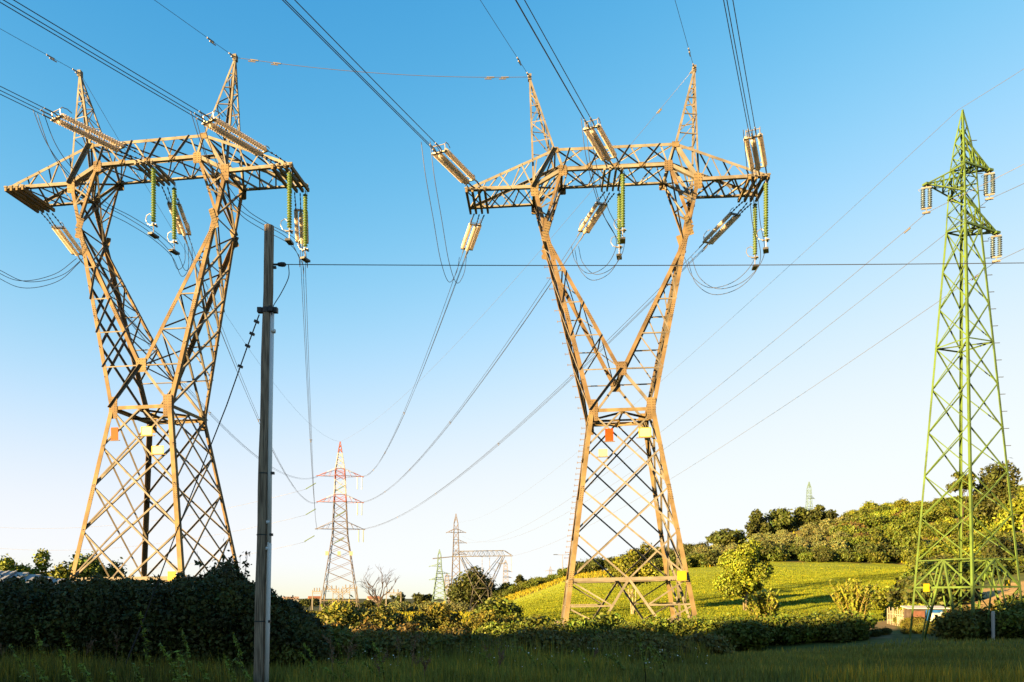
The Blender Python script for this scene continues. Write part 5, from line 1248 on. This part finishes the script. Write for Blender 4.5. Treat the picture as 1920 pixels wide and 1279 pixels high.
# ---------------------------------------------------------------- small buildings and fences
def shack():
    g = gpt(1748, 49.6); root = thing('garden_shack', 'patched garden shack with blue panel and pale roof left of the green pylon', 'shack', g, (0, 0, R(-8)))
    mb = MB(); mb.box((0, .75, .6), (2.7, .9, 1.2)); mb.build('wall', mat('dark_boards', (0.072, 0.054, 0.042), .9, noise=.5, scale=3), root)
    mb = MB(); mb.box((-.2, .7, 1.3), (2.6, 1.4, .06), rot=Matrix.Rotation(R(6), 3, 'X')); mb.build('roof', mat('pale_roof_sheet', (0.372, 0.360, 0.330), .6, noise=.2, scale=3), root)
    mb = MB(); mb.box((.25, .26, .75), (1.1, .06, .8)); mb.build('blue_panel', mat('blue_tarpaulin', (0.012, 0.078, 0.252), .5, noise=.4, scale=3), root)
    mb = MB(); mb.box((1.1, .25, .8), (.35, .06, .5)); mb.build('brown_panel', mat('rust_panel', (0.210, 0.072, 0.030), .7, noise=.3), root)
    mb = MB(); mb.box((-.75, .24, .85), (.75, .05, .4)); mb.build('wooden_shutter', mat('brown_shutter', (0.120, 0.054, 0.036), .8, noise=.3), root)
    g2 = gpt(1757, 49.2); mb = MB(); mb.box((0, 0, .35), (.7, .5, .7)); mb.box((-.1, -.05, .8), (.45, .4, .3)); mb.tube([(.3, 0, .7), (.35, .1, 1.0)], .05, 6)
    o = mb.build('white_crate', mat('white_plastic', (0.390, 0.396, 0.384), .5, noise=.3, scale=5)); o.location = g2; tag(o, 'white plastic containers stacked before the blue panel of the shack', 'crate')
shack()
def fence():
    a, b = gpt(1664, 56.0), gpt(1703, 51.5); root = thing('picket_fence', 'pale weathered picket fence beside the dirt track', 'fence', a)
    n = 13
    for i in range(n):
        p = lerp(a, b, i/(n-1))-a; h = 1.15+.15*math.sin(i*2.3); mb = MB()
        big = i == n-1
        mb.tube([p+Vector((0, 0, -.2)), p+Vector((.02*math.sin(i), 0, h))], .09 if big else .03, 7); mb.build('picket', mat('pale_wood', (0.270, 0.240, 0.180), .85, noise=.3) if i == 0 else bpy.data.materials['pale_wood'], root)
    mb = MB(); mb.bar(Vector((0, 0, .75)), b-a+Vector((0, 0, .75)), .04, .06); mb.bar(Vector((0, 0, .3)), b-a+Vector((0, 0, .3)), .04, .06); mb.build('rail', bpy.data.materials['pale_wood'], root)
    mb = MB(); d = b-a; mb.box(d*.66+Vector((0, .1, .35)), (d.length*.3, .04, .55), rot=Matrix.Rotation(math.atan2(d.y, d.x), 3, 'Z')); mb.build('sheet_panel', bpy.data.materials['pale_wood'], root)
fence()
def gate():
    a = gpt(1703, 51.3); b = gpt(1726, 50.0); o_ = thing('rusty_gate', 'low rusty red rail gate between the picket fence and the green pylon leg', 'gate', a)
    mb = MB()
    for z in (.95, .15): mb.tube([Vector((0, 0, z)), b-a+Vector((0, 0, z))], .03, 6)
    mb.build('rail', mat('rust_paint', (0.252, 0.060, 0.018), .8), o_)
    mb = MB(); mb.tube([Vector((.1, 0, .6)), b-a+Vector((.2, 0, .3))], .035, 6); mb.build('brace', M['farpale'], o_)
gate()
mb = MB(); p = gpt(1862, 39.0); mb.tube([(0, 0, -.2), (0, 0, 1.5)], .085, 10); mb.lathe([(1.5, .085), (1.53, .06), (1.54, .01)], 10, axis='Z'); o = mb.build('marker_post', M['white']); o.location = at(1862, 1178, 39.0); o.location.z = hz(o.location.x, 39.0)
tag(o, 'white marker post between the dark bushes right of the green pylon', 'post')
def shed():
    g = gpt(40, 40.0)+Vector((0, 0, .22)); root = thing('grey_shed', 'low shed with grey sheet roof behind the hedge at the left edge', 'shed', g, (0, 0, R(14)))
    mb = MB(); mb.box((0, 0, .9), (5.5, 3.0, 3.4)); mb.build('wall', mat('shed_wall', (0.180, 0.162, 0.138), .9, noise=.3), root)
    mb = MB(); prof = [(-3.3, 3.3), (-.8, 3.3), (3.4, 2.5)]
    for (x0, z0), (x1, z1) in zip(prof[:-1], prof[1:]):      # sheets falling towards the viewer
        for k in range(7):
            a_, b_ = lerp((x0, 0, z0), (x1, 0, z1), k/7), lerp((x0, 0, z0), (x1, 0, z1), (k+1)/7); m_ = (a_+b_)/2
            mb.bar(m_+Vector((0, 1.6, .25)), m_+Vector((0, -1.9, -.75)), (b_-a_).length*.98, .05)
            mb.bar(a_+Vector((0, 1.6, .29)), a_+Vector((0, -1.9, -.71)), .07, .06)
    mb.build('roof', mat('grey_roof_sheet', (0.240, 0.246, 0.252), .5, noise=.25, scale=2), root)
    mb = MB(); mb.box((-2.6, .2, 3.55), (.4, .4, .7)); mb.build('chimney', mat('terracotta', (0.240, 0.084, 0.042), .85, noise=.3), root)
shed()
# far houses and the substation
def house(px, D, w_, d_, h_, wall, roof, label):
    g = gpt(px, D); root = thing('far_house', label, 'house', g, (0, 0, R(20)), 'far houses on the plain'); m1, m2 = mat('house_wall', wall, .9), mat('house_roof', roof, .9)
    mb = MB(); mb.box((0, 0, h_/2), (w_, d_, h_)); mb.build('wall', m1, root)
    mb = MB(); x, y = w_/2+.3, d_/2+.3; mb.add([(-x, -y, h_), (x, -y, h_), (x, y, h_), (-x, y, h_), (-x, 0, h_+d_*.3), (x, 0, h_+d_*.3)], [(0, 1, 5, 4), (2, 3, 4, 5), (0, 4, 3), (1, 2, 5), (3, 2, 1, 0)]); mb.build('roof', m2, root)
    for k in range(3):
        mb = MB(); mb.box(((k-1)*w_*.3, -d_/2-.02, h_*.55), (1.1, .06, 1.2)); mb.build('window', M['band'], root)
house(590, 620, 10, 7, 2.6, (.33, .29, .24), (.21, .08, .04), 'long low far house with red roof left of the red and white pylon')
house(545, 640, 13, 7, 2.2, (.42, .41, .37), (.27, .18, .13), 'pale far house right beside the wooden pole')
house(700, 600, 9, 7, 2.6, (.36, .3, .24), (.24, .11, .06), 'small far house behind the bare tree')
def gantry(px, D, w_, h_, label):
    g = gpt(px, D); root = thing('substation_gantry', label, 'gantry', g, group='substation gantries at the red and white pylon'); m = M['farpale']
    for s in (-1, 1):
        mb = MB(); mb.bar((s*w_/2, 0, -.3), (s*w_/2, 0, h_), .22, .22); mb.bar((s*w_/2-.6, 0, -.3), (s*w_/2, 0, h_*.8), .12, .12); mb.build('post', m, root)
    mb = MB(); mb.bar((-w_/2, 0, h_*.92), (w_/2, 0, h_*.92), .2, .3); mb.bar((-w_/2, 0, h_*.82), (w_/2, 0, h_*.82), .1, .1)
    for i in range(5): x = -w_/2+w_*i/5; mb.bar((x, 0, h_*.82), (x+w_/5, 0, h_*.92), .08, .08)
    mb.build('beam', m, root)
    for i in range(3):
        x = (i-1)*w_*.3; mb = MB(); mb.lathe([(h_*.92, .1), (h_*.92+.3, .2), (h_*.92+1.2, .2), (h_*.92+1.3, .05)], 6, axis='Z', c=(x, 0, 0)); mb.build('bushing', M['fitting'], root)
for px, D, w_, h_, l in ((622, 262, 5, 8, 'left substation gantry seen through the legs of the red and white pylon'), (640, 268, 6, 7, 'middle substation gantry seen through the legs of the red and white pylon'), (656, 262, 5, 8.5, 'right substation gantry seen through the legs of the red and white pylon'), (738, 255, 5, 7, 'substation gantry right of the bare tree'), (594, 260, 3, 7, 'narrow substation gantry left of the red and white pylon')):
    gantry(px, D, w_, h_, l)
def lamp(px, D, top, label):
    g = gpt(px, D); h = (HZ-top)/F*D-g.z; root = thing('street_lamp', label, 'street lamp', g)
    mb = MB(); mb.tube([(0, 0, -.2), (0, 0, h)], [.14, .07], 8); mb.tube([(-2.2, 0, h), (0, 0, h-.1), (2.2, 0, h)], .06, 6); mb.build('pole', M['farpale'], root)
    for s in (-1, 1): mb = MB(); mb.box((s*2.3, 0, h), (1.3, .4, .18)); mb.build('lamp_head', M['band'], root)
lamp(1055, 240, 1040, 'double headed street lamp on the skyline left of the middle pylon')
